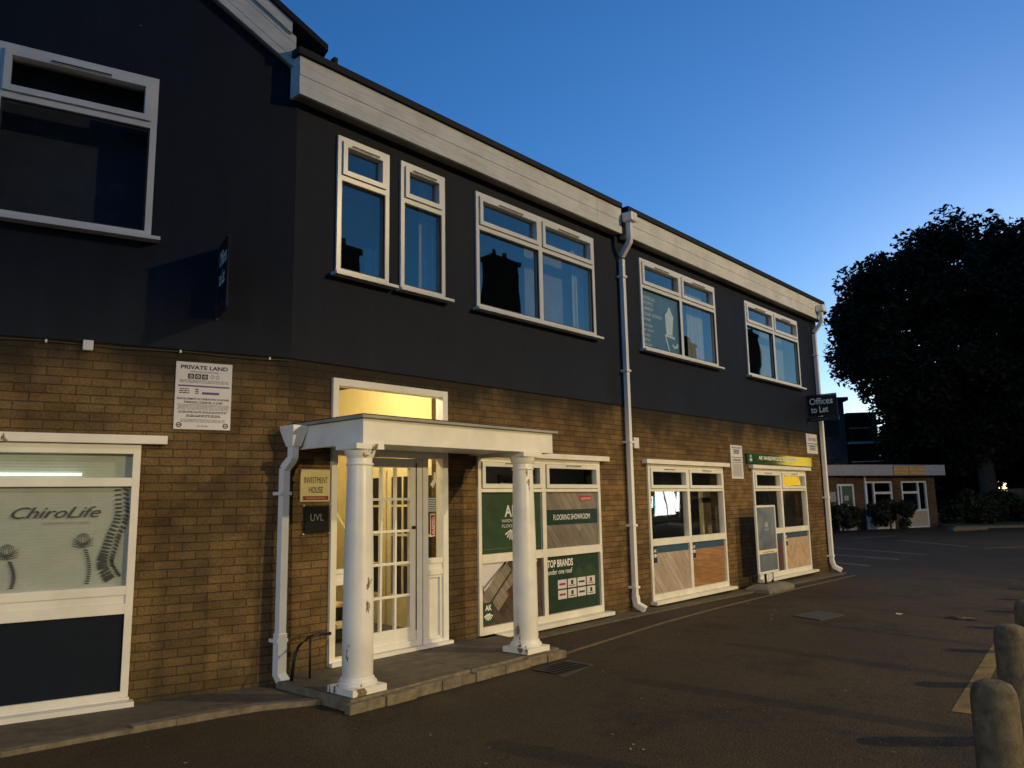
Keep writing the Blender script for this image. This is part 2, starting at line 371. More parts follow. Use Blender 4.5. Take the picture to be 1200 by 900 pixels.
def thing(name, loc, label, cat, group=None):
    o = bpy.data.objects.new(name, None); COL.objects.link(o); o.location = loc; o.empty_display_size = .3
    return tag(o, label, cat, group)
def solo(name, mb, label, cat, group=None, bevel=0): return tag(mb.build(name, bevel=bevel), label, cat, group)

LW = Matrix.Translation((4.09, 0, 0)) @ Matrix.Rotation(R(-16.804), 4, 'Z')    # frame of the angled left wall, u = -distance from the corner
def zg(x): return 0.0 if x < 9.8 else (-.01 * (x - 9.8) if x < 20 else -.102)

# ---------------------------------------------------------------- ground
g = MB()
xs = [-300, -40, 0, 9.8, 12, 15, 18, 20, 60, 500]
for a, b in zip(xs[:-1], xs[1:]):
    for y0, y1 in ((-300, -30), (-30, 0), (0, 30), (30, 400)):
        g.face([(a, y0, zg(a)), (b, y0, zg(b)), (b, y1, zg(b)), (a, y1, zg(a))], 'asphalt')
tag(g.build('car_park_ground'), kind='structure')
def strip(name, pts, w, mat, dz=.004):
    s = MB()
    for (a, b) in zip(pts[:-1], pts[1:]):
        A, B = Vector(a), Vector(b); d = (B - A).normalized(); nn = Vector((-d.y, d.x)) * w / 2
        n = max(1, int((B - A).length / 1.0))
        for i in range(n):
            p, q = A.lerp(B, i / n), A.lerp(B, (i + 1) / n)
            s.face([(p.x - nn.x, p.y - nn.y, zg(p.x) + dz), (q.x - nn.x, q.y - nn.y, zg(q.x) + dz), (q.x + nn.x, q.y + nn.y, zg(q.x) + dz), (p.x + nn.x, p.y + nn.y, zg(p.x) + dz)], mat)
    return tag(s.build(name), kind='structure')
strip('painted_edge_line', [(6.75, -1.15), (9.3, -.9), (11, -.79), (14.8, -.65), (17.9, -.6)], .07, 'dull_line')
strip('painted_yellow_line', [(6.85, -4.97), (10.4, -4.64)], .14, 'yellow_line')
for a, b in [((21.35, 1.1), (20.68, -.01)), ((24.15, 2.1), (23.03, -.06)), ((27.3, 3.2), (25.22, -.24)), ((32.9, 2.76), (29.5, -.44)), ((28.8, -1.02), (30.2, -1.9)), ((33.4, 4.57), (36.1, 3.64))]:
    strip('painted_bay_line', [a, b], .1, 'bay_line')
s = MB(); s.prism([(-6, 3.2), (-6, 2.0), (1.79, -.22), (2.6, -.36), (3.2, -.47), (3.55, -.56), (3.95, -.76), (3.95, .1), (2, .75)], -.1, .035, 'concrete', 'kerb_stone')
tag(s.build('pavement'), kind='structure')
s = MB()
pts = [(-6, 2.0), (1.79, -.22), (2.6, -.36), (3.2, -.47), (3.55, -.56), (3.95, -.78)]
for a, b in zip(pts[:-1], pts[1:]):
    A, B = Vector(a), Vector(b); n = max(1, int((B - A).length / .3))
    for i in range(n):
        p, q = A.lerp(B, i / n), A.lerp(B, (i + 1) / n); h = .045 + random.uniform(-.012, .008); j = random.uniform(-.012, .012)
        s.prism([(p.x, p.y - .05 + j), (q.x, q.y - .05 + j), (q.x, q.y + .05), (p.x, p.y + .05)], -.05, h, 'kerb_stone')
tag(s.build('kerb'), kind='structure')
# pavement strip against the long wall
s = MB()
for i in range(12):
    a, b = 6.75 + i * .95, 6.75 + (i + 1) * .95
    s.prism([(a, -.32), (b, -.32), (b, .05), (a, .05)], -.2, zg(a) + .02, 'concrete')
tag(s.build('wall_foot_strip'), kind='structure')

# entrance step
s = MB()
s.prism([(3.95, -1.24), (5.35, -1.2), (5.36, 0), (4.09, 0), (3.97, -.1)], -.05, .10, 'concrete', 'kerb_stone')
s.prism([(5.37, -1.2), (6.72, -1.17), (6.95, 0), (5.37, 0)], -.05, .095, 'concrete', 'kerb_stone')
x = 3.9
while x < 6.7:
    wd = random.uniform(.18, .4); xe = min(x + wd, 6.74); j = random.uniform(-.012, .012)
    s.box(x, xe - .006, -1.31 + j + (x - 3.9) * .02, -1.22 + (x - 3.9) * .02, -.05, .075 + random.uniform(-.01, .012), 'kerb_stone'); x = xe
    if xe >= 6.74: break
solo('entrance_step', s, 'low worn concrete step with a pale stone edge under the white columns', 'step', bevel=.008)

# ---------------------------------------------------------------- the main building
B = thing('commercial_building', (4.09, 0, 0), 'two storey building with dark navy upper walls, brown brick ground floor and white window frames', 'building')
def wall_holes(s, x0, x1, z0, z1, holes, y0, depth, mat, reveal=None, back=True):
    reveal = reveal or mat
    xs = sorted({x0, x1, *[h[0] for h in holes], *[h[1] for h in holes]}); zs = sorted({z0, z1, *[h[2] for h in holes], *[h[3] for h in holes]})
    for a, b in zip(xs[:-1], xs[1:]):
        for c, d in zip(zs[:-1], zs[1:]):
            cx, cz = (a + b) / 2, (c + d) / 2
            if any(h[0] < cx < h[1] and h[2] < cz < h[3] for h in holes): continue
            s.face([(a, y0, c), (b, y0, c), (b, y0, d), (a, y0, d)], mat)
            if back: s.face([(b, y0 + depth, c), (a, y0 + depth, c), (a, y0 + depth, d), (b, y0 + depth, d)], 'room_grey')
    for a, b, c, d in holes:
        y1 = y0 + depth
        s.face([(a, y0, c), (a, y1, c), (a, y1, d), (a, y0, d)], reveal, [(y0, c), (y1, c), (y1, d), (y0, d)])
        s.face([(b, y1, c), (b, y0, c), (b, y0, d), (b, y1, d)], reveal); s.face([(a, y0, d), (a, y1, d), (b, y1, d), (b, y0, d)], reveal); s.face([(a, y1, c), (a, y0, c), (b, y0, c), (b, y1, c)], reveal)
UPZ = (4.05, 5.58)
UP = [(4.58, 5.28), (5.45, 6.14), (6.68, 9.22), (10.5, 13.1), (14.38, 17.07)]
GZ = (.1, 2.2)
GR = [(6.68, 9.2), (10.5, 13.05), (14.3, 16.95)]
DOOR = (4.58, 6.18, .1, 2.94)
XE = 18.3; ZB = 3.08
s = MB()
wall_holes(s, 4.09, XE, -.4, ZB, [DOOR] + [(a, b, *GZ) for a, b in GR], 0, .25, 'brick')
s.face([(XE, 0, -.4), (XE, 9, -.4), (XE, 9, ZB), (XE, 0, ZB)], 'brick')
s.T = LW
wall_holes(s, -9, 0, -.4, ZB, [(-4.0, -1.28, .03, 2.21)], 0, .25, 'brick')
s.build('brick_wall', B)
s = MB()
wall_holes(s, 4.09, XE + .015, ZB, 5.9, [(a, b, *UPZ) for a, b in UP], -.018, .27, 'navy_render')
s.face([(4.09, -.018, ZB), (4.09, .02, ZB), (XE, .02, ZB), (XE, -.018, ZB)], 'navy_render')
s.face([(XE + .015, -.018, ZB), (XE + .015, 9, ZB), (XE + .015, 9, 5.9), (XE + .015, -.018, 5.9)], 'navy_render')
s.T = LW
wall_holes(s, -9, .004, ZB, 5.8, [(-3.75, -1.3, 4.08, 5.63)], -.018, .27, 'navy_render')
s.face([(-9, -.018, ZB), (-9, .02, ZB), (0, .02, ZB), (0, -.018, ZB)], 'navy_render')
s.face([(-9, -.018, 5.8), (.004, -.018, 5.8), (-.004, -.018, 6.1), (-4.5, -.018, 9.0), (-9, -.018, 6.1)], 'navy_render')
s.build('rendered_wall', B)

# fascia, soffit and flat roof of the long part
FY, FZ0, FZ1 = -.19, 5.765, 6.185
def fascia_run(x0, x1):
    f = MB(); nb = 4; h = (FZ1 - FZ0) / nb
    for i in range(nb):
        xx = x0
        joints = [j for j in (9.15, 14.2) if x0 < j < x1] + [x1]
        for j in joints:
            f.box(xx, j - (.006 if j != x1 else 0), FY + .004 * (i % 2), FY + .03, FZ0 + i * h, FZ0 + (i + 1) * h - .004, 'cladding'); xx = j
    f.box(x0, x1, FY + .028, FY + .045, FZ0 + .004, FZ1 - .004, 'cladding')
    f.box(x0, x0 + .03, FY + .046, -.02, FZ0, FZ1 - .003, 'cladding')
    f.build('fascia', B)
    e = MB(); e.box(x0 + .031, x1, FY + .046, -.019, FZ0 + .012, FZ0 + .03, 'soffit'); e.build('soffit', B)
fascia_run(4.0, 9.80); fascia_run(9.98, 18.40)
s = MB(); s.box(3.97, 9.79, FY - .03, 9, FZ1, FZ1 + .075, 'roof_felt'); s.box(9.96, 18.45, FY - .03, 9, FZ1 + .002, FZ1 + .08, 'roof_felt'); s.box(9.79, 9.96, -.1, 9, FZ1 - .01, FZ1 + .06, 'roof_felt')
s.box(9.80, 9.98, FY + .06, -.02, FZ0 + .06, FZ1 - .01, 'roof_felt')
for x in (4.4,): s.box(x, x + .04, FY - .02, FY + .05, FZ1 + .08, FZ1 + .15, 'roof_felt')
s.build('flat_roof', B)
# gabled part over the angled wall: bargeboards and roof
SL = .645
s = MB(LW)
def verge(s, z0, z1, y0, y1, mat, e=0):
    # board following the slope from the corner up to the apex, then down the far side
    A, M = .0 + e, -4.5
    za, zm = 6.02, 6.02 + 4.5 * SL
    s.prismY([(A - .1, za + z0 + .1 * SL - .0), (A - .1, za + z1 + .1 * SL), (M, zm + z1), (M, zm + z0)][::-1], y0, y1, mat)
    s.prismY([(M, zm + z0), (M, zm + z1), (-9.4, za - .4 * SL + z1), (-9.4, za - .4 * SL + z0)][::-1], y0, y1, mat)
for i in range(4): verge(s, .0 + i * .087, .083 + i * .087, -.105 - .003 * (i % 2), -.075, 'cladding', e=.05)
verge(s, .36, .49, -.135, -.075, 'cladding', e=-.0)
s.build('bargeboard', B)
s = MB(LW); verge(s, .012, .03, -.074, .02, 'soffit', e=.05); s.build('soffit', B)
s = MB(LW)
za, zm = 6.02, 6.02 + 4.5 * SL
for yy0, yy1 in ((-.16, 9),):
    s.prismY([(.27, za + .50 - .27 * SL), (.27, za + .57 - .27 * SL), (-4.5, zm + .57), (-4.5, zm + .502)][::-1], yy0, yy1, 'roof_felt')
    s.prismY([(-4.5, zm + .502), (-4.5, zm + .57), (-9.5, za + .57 - .5 * SL), (-9.5, za + .5 - .5 * SL)][::-1], yy0, yy1, 'roof_felt')
# dark boxed eaves on the right hand side of the gable
s.box(-.1, .24, -.02, 9, 6.20, 6.36, 'roof_felt')
s.build('gable_roof', B)

flat('added_dusk_blind', (.06, .07, .10), .9)
# --- windows
def panebox(T, x0, x1, z0, z1, y, mat, parent):
    g = MB(T); g.face([(x0, y, z0), (x1, y, z0), (x1, y, z1), (x0, y, z1)], mat); return g.build('pane', parent)
def upper_window(T, x0, x1, splits, z0, z1, zt, label, yf=-.045):
    f = MB(T); fw = .055
    f.frame(x0, x1, z0, z1, fw, yf, .05, 'upvc')
    cols = [x0 + fw] + [c for c in splits] + [x1 - fw]
    for c in splits: f.box(c - .04, c + .04, yf, .05, z0 + fw, z1 - fw, 'upvc')
    edges = []
    for i in range(len(cols) - 1):
        a = cols[i] + (.04 if i else 0); b = cols[i + 1] - (.04 if i < len(cols) - 2 else 0); edges.append((a, b))
        f.box(a, b, yf, .05, zt - .03, zt + .03, 'upvc')
    wo = f.build('window', B, label)
    sl = MB(T); sl.box(x0 - .05, x1 + .07, -.13, -.018, z0 - .035, z0 - .003, 'upvc'); sl.build('sill', wo, )
    for a, b in edges:
        q = MB(T); q.frame(a + .002, b - .002, zt + .032, z1 - fw - .002, .055, yf - .022, .03, 'upvc'); q.build('sash', wo)
        q = MB(T); mid = (a + b) / 2; hw = min(.24, (b - a) * .32); q.box(mid - hw, mid + hw, yf - .034, yf - .0225, z1 - fw - .046, z1 - fw - .030, 'upvc'); q.box(mid - hw + .005, mid + hw - .005, yf - .036, yf - .0341, z1 - fw - .042, z1 - fw - .028, 'gasket'); q.build('trickle_vent', wo)
        panebox(T, a + .057, b - .057, zt + .087, z1 - fw - .057, .0, 'glass_up', wo)
        q = MB(T); q.frame(a + .001, b - .001, z0 + fw + .001, zt - .031, .012, yf + .006, yf + .03, 'gasket'); q.build('seal', wo)
        panebox(T, a + .002, b - .002, z0 + fw + .002, zt - .033, .0, 'glass_up', wo)
    return wo, edges
labs = ['narrow white window nearest the gable corner', 'narrow white window showing a warm glimmer behind its glass', 'wide white window between the narrow pair and the drainpipe', 'wide white window with a treatment list stuck inside its left pane', 'wide white window at the far end of the upper wall']
ups = []
for (a, b), lb in zip(UP, labs):
    sp = [] if b - a < 1 else [(a + b) / 2]
    ups.append(upper_window(None, a, b, sp, UPZ[0], UPZ[1], 5.115, lb))
wl, _ = upper_window(LW, -3.75, -1.3, [-2.55], 4.08, 5.63, 5.16, 'large white window high on the dark angled wall')
q = MB(LW); q.box(-3.7, -1.35, .25, .26, 4.1, 5.6, 'added_dusk_blind'); q.build('blind', wl)  # added blind, its dusk blue lifts the tone of the dark glass
def pleats(T, x0, x1, y, z0, z1, mat, parent, name, pw=.09):
    q = MB(T); n = max(2, int((x1 - x0) / pw)); w = (x1 - x0) / n
    for i in range(n):
        a = x0 + i * w
        q.face([(a, y, z0), (a + w * .8, y + .018, z0), (a + w * .8, y + .018, z1), (a, y, z1)], mat)
        q.face([(a + w * .8, y + .018, z0), (a + w, y, z0), (a + w, y, z1), (a + w * .8, y + .018, z1)], mat)
    return q.build(name, parent)
pleats(None, 5.9, 6.14, .16, 4.1, 5.5, 'curtain', ups[1][0], 'curtain')
pleats(None, 5.1, 5.27, .16, 4.1, 4.5, 'curtain', ups[0][0], 'curtain')
pleats(None, 8.5, 8.75, .35, 4.1, 5.5, 'curtain', ups[2][0], 'curtain'); pleats(None, 8.92, 9.2, .16, 4.1, 5.5, 'curtain', ups[2][0], 'curtain')
pleats(None, 12.35, 12.95, .16, 4.1, 5.5, 'curtain', ups[3][0], 'curtain', .12)
for a_, b_, k_ in ((8.0, 9.2, 2), (15.78, 17.0, 4), (11.85, 13.0, 3)): q = MB(); q.box(a_, b_, .30, .31, 4.06, 5.5, 'net_blind'); q.build('blind', ups[k_][0])
# faint lamp glimmer in the second window
q = MB(); q.lathe(5.72, .7, [(0, 4.12), (.09, 4.12), (.06, 4.30), (0, 4.30)], 'warm_lit'); q.build('table_lamp', ups[1][0])
# sticker in the fourth window
q = MB()
q.face([(10.56, -.004, 4.11), (11.75, -.004, 4.11), (11.75, -.004, 5.07), (10.56, -.004, 5.07)], 'sticker_tint')
yy = 4.98
for i, (t, wd) in enumerate([('PHYSICAL', .42), ('SPORTS', .34), ('REMEDY', .36), ('YOUR GOALS', .6), ('SPINE', .26), ('POSTURE', .3), ('HIP PAIN', .32), ('KNEE', .22), ('NECK', .22), ('ELBOW', .26), ('ANKLE', .24), ('SHOULDER', .34)]):
    h = .058 if i < 4 else .042
    q.text(t, 10.58, yy - h, h, -.007, 'sticker_white', width=wd, bold=.015); yy -= .092 if i < 3 else (.082 if i > 4 else .1)
def blob(q, pts, y, mat): q.face([(a, y, b) for a, b in pts], mat)
blob(q, [(11.33, 4.42), (11.52, 4.42), (11.55, 4.62), (11.58, 4.75), (11.52, 4.82), (11.47, 4.9), (11.42, 4.9), (11.38, 4.82), (11.3, 4.76), (11.31, 4.6)], -.007, 'sticker_white')
blob(q, [(11.28, 4.42), (11.6, 4.40), (11.6, 4.36), (11.28, 4.38)], -.008, 'sticker_white'); blob(q, [(11.26, 4.4), (11.3, 4.4), (11.42, 4.12), (11.38, 4.12)], -.008, 'sticker_white')
blob(q, [(11.5, 4.25), (11.56, 4.2), (11.68, 4.22), (11.7, 4.3), (11.66, 4.3), (11.64, 4.25), (11.57, 4.24), (11.53, 4.28)], -.008, 'sticker_white')
q.build('poster', ups[3][0], 'pale blue tinted sticker with a list of treatments and a figure')

# ground floor shop windows
def shop_window(x0, x1, label, glass_top=True):
    f = MB(); yf = -.03; mid = (x0 + x1) / 2 - .02
    z0, z1 = GZ
    f.box(x0, x0 + .055, yf, .07, z0, z1, 'shop_timber'); f.box(x1 - .055, x1, yf, .07, z0, z1, 'shop_timber')
    for a, b in ((x0 + .055, x1 - .055),):
        f.box(a, b, yf, .07, z1 - .06, z1, 'shop_timber'); f.box(a, b, yf, .07, z0, z0 + .09, 'shop_timber')
        f.box(a, b, yf, .07, 1.77, 1.815, 'shop_timber'); f.box(a, b, yf - .004, .07, .925, 1.03, 'shop_timber')
    for c, d in ((z0 + .09, .925), (1.03, 1.77), (1.815, z1 - .06)): f.box(mid - .04, mid + .04, yf, .07, c, d, 'shop_timber')
    wo = f.build('window', B, label, bevel=.003)
    q = MB(); q.box(x0 - .12, x1 + .16, -.1, -.002, 2.205, 2.275, 'shop_timber'); q.build('lintel_board', wo, bevel=.004)
    q = MB(); q.box(x0 - .05, x1 + .12, -.13, -.002, .045, .095, 'shop_timber'); q.build('sill', wo, bevel=.006)
    for a, b in ((x0 + .056, mid - .041), (mid + .041, x1 - .056)):
        q = MB(); q.frame(a + .004, b - .004, 1.82, z1 - .064, .052, yf - .02, .03, 'upvc'); q.build('sash', wo)
        q = MB(); c = (a + b) / 2; q.box(c - .16, c + .16, yf - .032, yf - .0205, z1 - .082, z1 - .072, 'gasket'); q.box(c - .17, c + .17, yf - .026, yf - .0206, z1 - .1, z1 - .084, 'upvc'); q.build('trickle_vent', wo)
        panebox(None, a + .056, b - .056, 1.872, z1 - .116, .0, 'glass', wo)
        panebox(None, a + .001, b - .001, 1.031, 1.769, .01, 'glass', wo); panebox(None, a + .001, b - .001, z0 + .091, .924, .01, 'glass', wo)
    return wo, (x0 + .057, mid - .042), (mid + .042, x1 - .057)
W1, L1, R1 = shop_window(*GR[0], 'shop window with green posters behind the right hand column')
W2, L2, R2 = shop_window(*GR[1], 'shop window with clear upper panes and wood plank posters below')
W3, L3, R3 = shop_window(*GR[2], 'shop window behind the swing sign with a chevron plank poster')
YP = .006
def poster(W, a, b, c, d, fn, label):
    q = MB(); fn(q, a, b, c, d); return q.build('poster', W, label)
def quad(q, a, b, c, d, mat, y=YP): q.face([(a, y, c), (b, y, c), (b, y, d), (a, y, d)], mat)
# leaf fan emblem
def fan(q, x, z, r, mat, y):
    for k in range(7):
        an = R(-150 + k * 20); d = Vector((math.cos(an), math.sin(an))); p = Vector((-d.y, d.x))
        b0 = Vector((x, z)) + d * r * .15; e = Vector((x, z)) + d * r
        q.face([(b0.x - p.x * r * .03, y, b0.y - p.y * r * .03), (e.x - p.x * r * .09, y, e.y - p.y * r * .09), (e.x + d.x * r * .12, y, e.y + d.y * r * .12), (e.x + p.x * r * .09, y, e.y + p.y * r * .09), (b0.x + p.x * r * .03, y, b0.y + p.y * r * .03)][::-1], mat)
def p_ul(q, a, b, c, d):
    quad(q, a, b, c, d, 'poster_green'); m = a + .57
    quad(q, a + .03, b - .03, c + .05, c + .053, 'grey_text', YP - .002)
    q.text('AK', m, d - .30, .145, YP - .003, 'sign_white', width=.26, align='CENTER', bold=.02)
    q.text('HARDWOOD', m, d - .37, .04, YP - .003, 'sign_white', width=.36, align='CENTER'); q.text('FLOORING', m, d - .435, .04, YP - .003, 'sign_white', width=.36, align='CENTER')
    fan(q, m, d - .45, .13, 'sign_white', YP - .003)
def p_ur(q, a, b, c, d):
    quad(q, a, b, c, d, 'planks_grey'); quad(q, a, b, c + .30, c + .50, 'poster_green_deep', YP - .002)
    q.text('FLOORING SHOWROOM', (a + b) / 2 + .0, c + .365, .075, YP - .004, 'white_text', width=.82, align='CENTER')
    quad(q, b - .40, b - .13, d - .12, d - .055, 'poster_red', YP - .002); q.text('SALE NOW ON', b - .265, d - .105, .03, YP - .004, 'white_text', width=.22, align='CENTER')
def p_ll(q, a, b, c, d):
    quad(q, a, b, c, d, 'planks_brown'); y = YP - .002
    # skirting boards, upper left, and fanned plank samples
    q.face([(a, y, d - .14), (a + .06, y, d - .33), (a + .5, y, d), (a, y, d)][::1], 'sign_white')
    q.face([(a + .03, y - .001, d - .28), (a + .05, y - .001, d - .31), (a + .47, y - .001, d - .005), (a + .42, y - .001, d - .005)], 'grey_text')
    for k, (u, v, L_, wd, an, mt_) in enumerate([(.1, .22, .6, .16, 42, 'planks_grey'), (.3, .15, .62, .16, 42, 'planks_grey'), (.5, .3, .6, .09, 30, 'planks_red'), (.62, .45, .5, .05, 30, 'cream_wood')]):
        dx, dz = math.cos(R(an)), math.sin(R(an)); ex, ez = -dz, dx
        A = (a + u, c + v); yy2 = y - .001 - k * .001
        P4 = [A, (A[0] + dx * L_, A[1] + dz * L_), (A[0] + dx * L_ + ex * wd, A[1] + dz * L_ + ez * wd), (A[0] + ex * wd, A[1] + ez * wd)]
        P4 = [(min(max(p_[0], a), b), min(max(p_[1], c), d)) for p_ in P4]
        q.face([(p_[0], yy2, p_[1]) for p_ in P4], mt_)
    quad(q, a + .03, a + .21, c + .03, c + .27, 'poster_green', y - .006); q.text('AK', a + .12, c + .18, .065, y - .008, 'white_text', width=.11, align='CENTER', bold=.02); fan(q, a + .12, c + .15, .08, 'white_text', y - .008)
def p_lr(q, a, b, c, d):
    quad(q, a, b, c, d, 'poster_green_deep'); y = YP - .003
    q.face([(a + .5, y + .001, d - .35), (a + .7, y + .001, d - .16), (a + .8, y + .001, d - .24), (a + .95, y + .001, d - .12), (b, y + .001, d - .3), (b, y + .001, d - .5)][::-1], 'poster_green')
    q.text('TOP BRANDS', a + .03, d - .14, .095, y, 'white_text', width=.55, bold=.02); q.text('under one roof', a + .04, d - .235, .07, y, 'white_text', width=.52)
    k = 0
    for i in range(2):
        for j in range(4):
            x = a + .24 + j * .215; z = c + .30 - i * .135
            quad(q, x, x + .19, z, z + .115, 'sign_white', y)
            mtt = ('maroon', 'black_text', 'black_text', 'maroon', 'maroon', 'black_text', 'black_text', 'poster_green')[k]
            if k % 2 == 0: quad(q, x + .03, x + .16, z + .045, z + .07, mtt, y - .002)
            else: quad(q, x + .07, x + .12, z + .04, z + .095, mtt, y - .002); quad(q, x + .03, x + .16, z + .02, z + .03, mtt, y - .002)
            k += 1
poster(W1, *L1, 1.032, 1.768, p_ul, 'dark green poster with a flooring firm name and leaf fan')
poster(W1, *R1, 1.032, 1.768, p_ur, 'grey plank poster with a dark band reading flooring showroom')
poster(W1, *L1, .193, .923, p_ll, 'brown poster of skirting boards and plank samples')
poster(W1, *R1, .193, .923, p_lr, 'green poster reading top brands under one roof with eight small tiles')
def p_wood(mat, chev=False):
    def fn(q, a, b, c, d):
        quad(q, a, b, c, d, mat); quad(q, a, b, d - .115, d, 'poster_blue', YP - .002)
        quad(q, a + .05, a + .16, d - .26, d - .02, 'poster_navy', YP - .004); q.text('AK', a + .105, d - .1, .05, YP - .006, 'white_text', width=.08, align='CENTER', bold=.02); fan(q, a + .105, d - .12, .06, 'white_text', YP - .006)
    return fn
poster(W2, *L2, .193, .923, p_wood('planks_pale'), 'poster of pale diagonal planks under a blue band')
poster(W2, *R2, .193, .923, p_wood('planks_orange'), 'poster of orange brown boards under a blue band')
poster(W3, *L3, .193, .923, p_wood('planks_red'), 'poster of dark red boards under a blue band')
poster(W3, *R3, .193, .923, p_wood('planks_chevron'), 'poster of chevron parquet under a blue band')

# left hand shop window on the angled wall
f = MB(LW); yf = -.03
X0, X1 = -4.0, -1.28
f.box(X0, X0 + .06, yf, .08, .1, 2.2, 'white_timber'); f.box(X1 - .06, X1, yf, .08, .1, 2.2, 'white_timber')
for c, d in ((2.12, 2.2), (1.84, 1.915), (.93, 1.005), (.775, .86), (.1, .15)): f.box(X0 + .06, X1 - .06, yf, .08, c, d, 'white_timber')
f.box(X0 + .06, X1 - .06, yf + .012, .08, .86, .93, 'white_timber')
f.box(-2.62, -2.56, yf, .08, .15, .775, 'white_timber'); f.box(-2.74, -2.68, yf, .08, 1.005, 1.84, 'white_timber'); f.box(-2.74, -2.68, yf, .08, 1.915, 2.12, 'white_timber')
WL = f.build('window', B, 'large shop window with a white blind and spine drawings on its glass', bevel=.004)
q = MB(LW); q.box(X0 - .15, -1.08, -.09, -.002, 2.205, 2.28, 'white_timber'); q.build('lintel_board', WL, bevel=.004)
q = MB(LW); q.box(X0 - .1, -1.24, -.12, -.002, .015, .075, 'white_timber'); q.box(X0 - .1, -1.27, -.04, -.003, .076, .099, 'white_timber'); q.build('sill', WL, bevel=.006)
q = MB(LW); q.box(X0 + .061, -2.622, -.005, .02, .151, .774, 'navy_panel'); q.box(-2.558, X1 - .061, -.005, .02, .151, .774, 'navy_panel'); q.build('lower_panel', WL)
for a, b, c, d in ((X0 + .061, -2.741, 1.006, 1.839), (-2.679, X1 - .061, 1.006, 1.839), (X0 + .061, -2.741, 1.916, 2.119), (-2.679, X1 - .061, 1.916, 2.119)): panebox(LW, a, b, c, d, .02, 'glass', WL)
q = MB(LW); z = .98
while z < 2.14:
    yb = .031 if z < 1.87 else .064; q.face([(X0, yb + .005, z), (X1, yb + .005, z), (X1, yb, z + .023), (X0, yb, z + .023)], 'blind_white'); q.face([(X0, yb, z + .023), (X1, yb, z + .023), (X1, yb + .005, z + .025), (X0, yb + .005, z + .025)], 'blind_white'); z += .025
q.build('blind', WL)
q = MB(LW); yv = .016
q.text('ChiroLife', -2.20, 1.585, .095, yv, 'vinyl_grey', width=.64, shear=.45)
q.text('CHIROPRACTIC CLINIC', -1.98, 1.535, .018, yv, 'grey_text', width=.34)
sp = [(1.44, 1.81), (1.43, 1.7), (1.425, 1.61), (1.44, 1.53), (1.475, 1.44), (1.495, 1.36), (1.515, 1.28), (1.53, 1.22), (1.52, 1.16), (1.48, 1.09), (1.45, 1.04)]
def along(P, t):
    k = min(int(t), len(P) - 2); f_ = t - k; return Vector(P[k]).lerp(Vector(P[k + 1]), f_), (Vector(P[k + 1]) - Vector(P[k])).normalized()
for i in range(27):
    t = i * 9.8 / 27; c_, d_ = along([(-a, b) for a, b in sp], t); p_ = Vector((-d_.y, d_.x)); wv = .022 + .018 * i / 27; hv = .0085 + .004 * i / 27
    A = [c_ - p_ * wv - d_ * hv, c_ + p_ * wv - d_ * hv * .8, c_ + p_ * wv + d_ * hv * .8, c_ - p_ * wv + d_ * hv]
    q.face([(v.x, yv, v.y) for v in A], 'vinyl_grey')
    e = c_ + p_ * (wv + .014); q.face([(e.x, yv, e.y + .012), (e.x + .034, yv, e.y - .018), (e.x + .040, yv, e.y + .004), (e.x + .012, yv, e.y + .02)], 'vinyl_grey')
def ring(q, cx, cz, rx, rz, w_, mat, y, n=22):
    for k in range(n):
        a, b = 2 * math.pi * k / n, 2 * math.pi * (k + 1) / n
        q.face([(cx + rx * math.cos(a), y, cz + rz * math.sin(a)), (cx + rx * math.cos(b), y, cz + rz * math.sin(b)), (cx + (rx - w_) * math.cos(b), y, cz + (rz - w_) * math.sin(b)), (cx + (rx - w_) * math.cos(a), y, cz + (rz - w_) * math.sin(a))], mat)
for ox in (0, -.53):
    zz = 0 if ox == 0 else -.07
    for k in range(4): ring(q, -1.68 + ox, 1.40 + zz, .05 - .012 * k, .055 - .008 * k, .004, 'vinyl_grey', yv)
    for k in range(4):
        for sg in (-1, 1): q.face([(-1.68 + ox, yv, 1.36 + zz - k * .01), (-1.68 + ox + sg * .075, yv, 1.41 + zz - k * .02), (-1.68 + ox + sg * .075, yv, 1.415 + zz - k * .02), (-1.68 + ox, yv, 1.366 + zz - k * .01)], 'vinyl_grey')
    for k in range(16):
        t = k / 16; xx = -1.655 + ox + .035 * math.sin(t * 2.6) ; z_ = 1.31 + zz - t * (.29 + zz)
        q.face([(xx - .013, yv, z_), (xx + .013, yv, z_ - .003), (xx + .013, yv, z_ + .008), (xx - .013, yv, z_ + .011)], 'vinyl_grey')
q.build('window_graphics', WL, 'grey drawn lettering, two plant like spines and a curved backbone')

# entrance door set
f = MB(); d0, d1 = DOOR[0], DOOR[1]
f.box(d0, d0 + .07, -.035, .09, .1, 2.94, 'white_timber'); f.box(d1 - .08, d1, -.035, .09, .1, 2.94, 'door_paint')
f.box(d0 + .07, d1 - .08, -.035, .09, 2.865, 2.94, 'white_timber'); f.box(d0 + .07, d1 - .08, -.03, .09, 2.15, 2.42, 'door_paint')
f.box(4.85, 4.93, -.03, .09, .1, 2.15, 'door_paint'); f.box(5.80, 5.875, -.03, .09, .1, 2.15, 'door_paint')
f.box(5.72, 5.80, -.01, .09, .1, 2.15, 'door_paint')
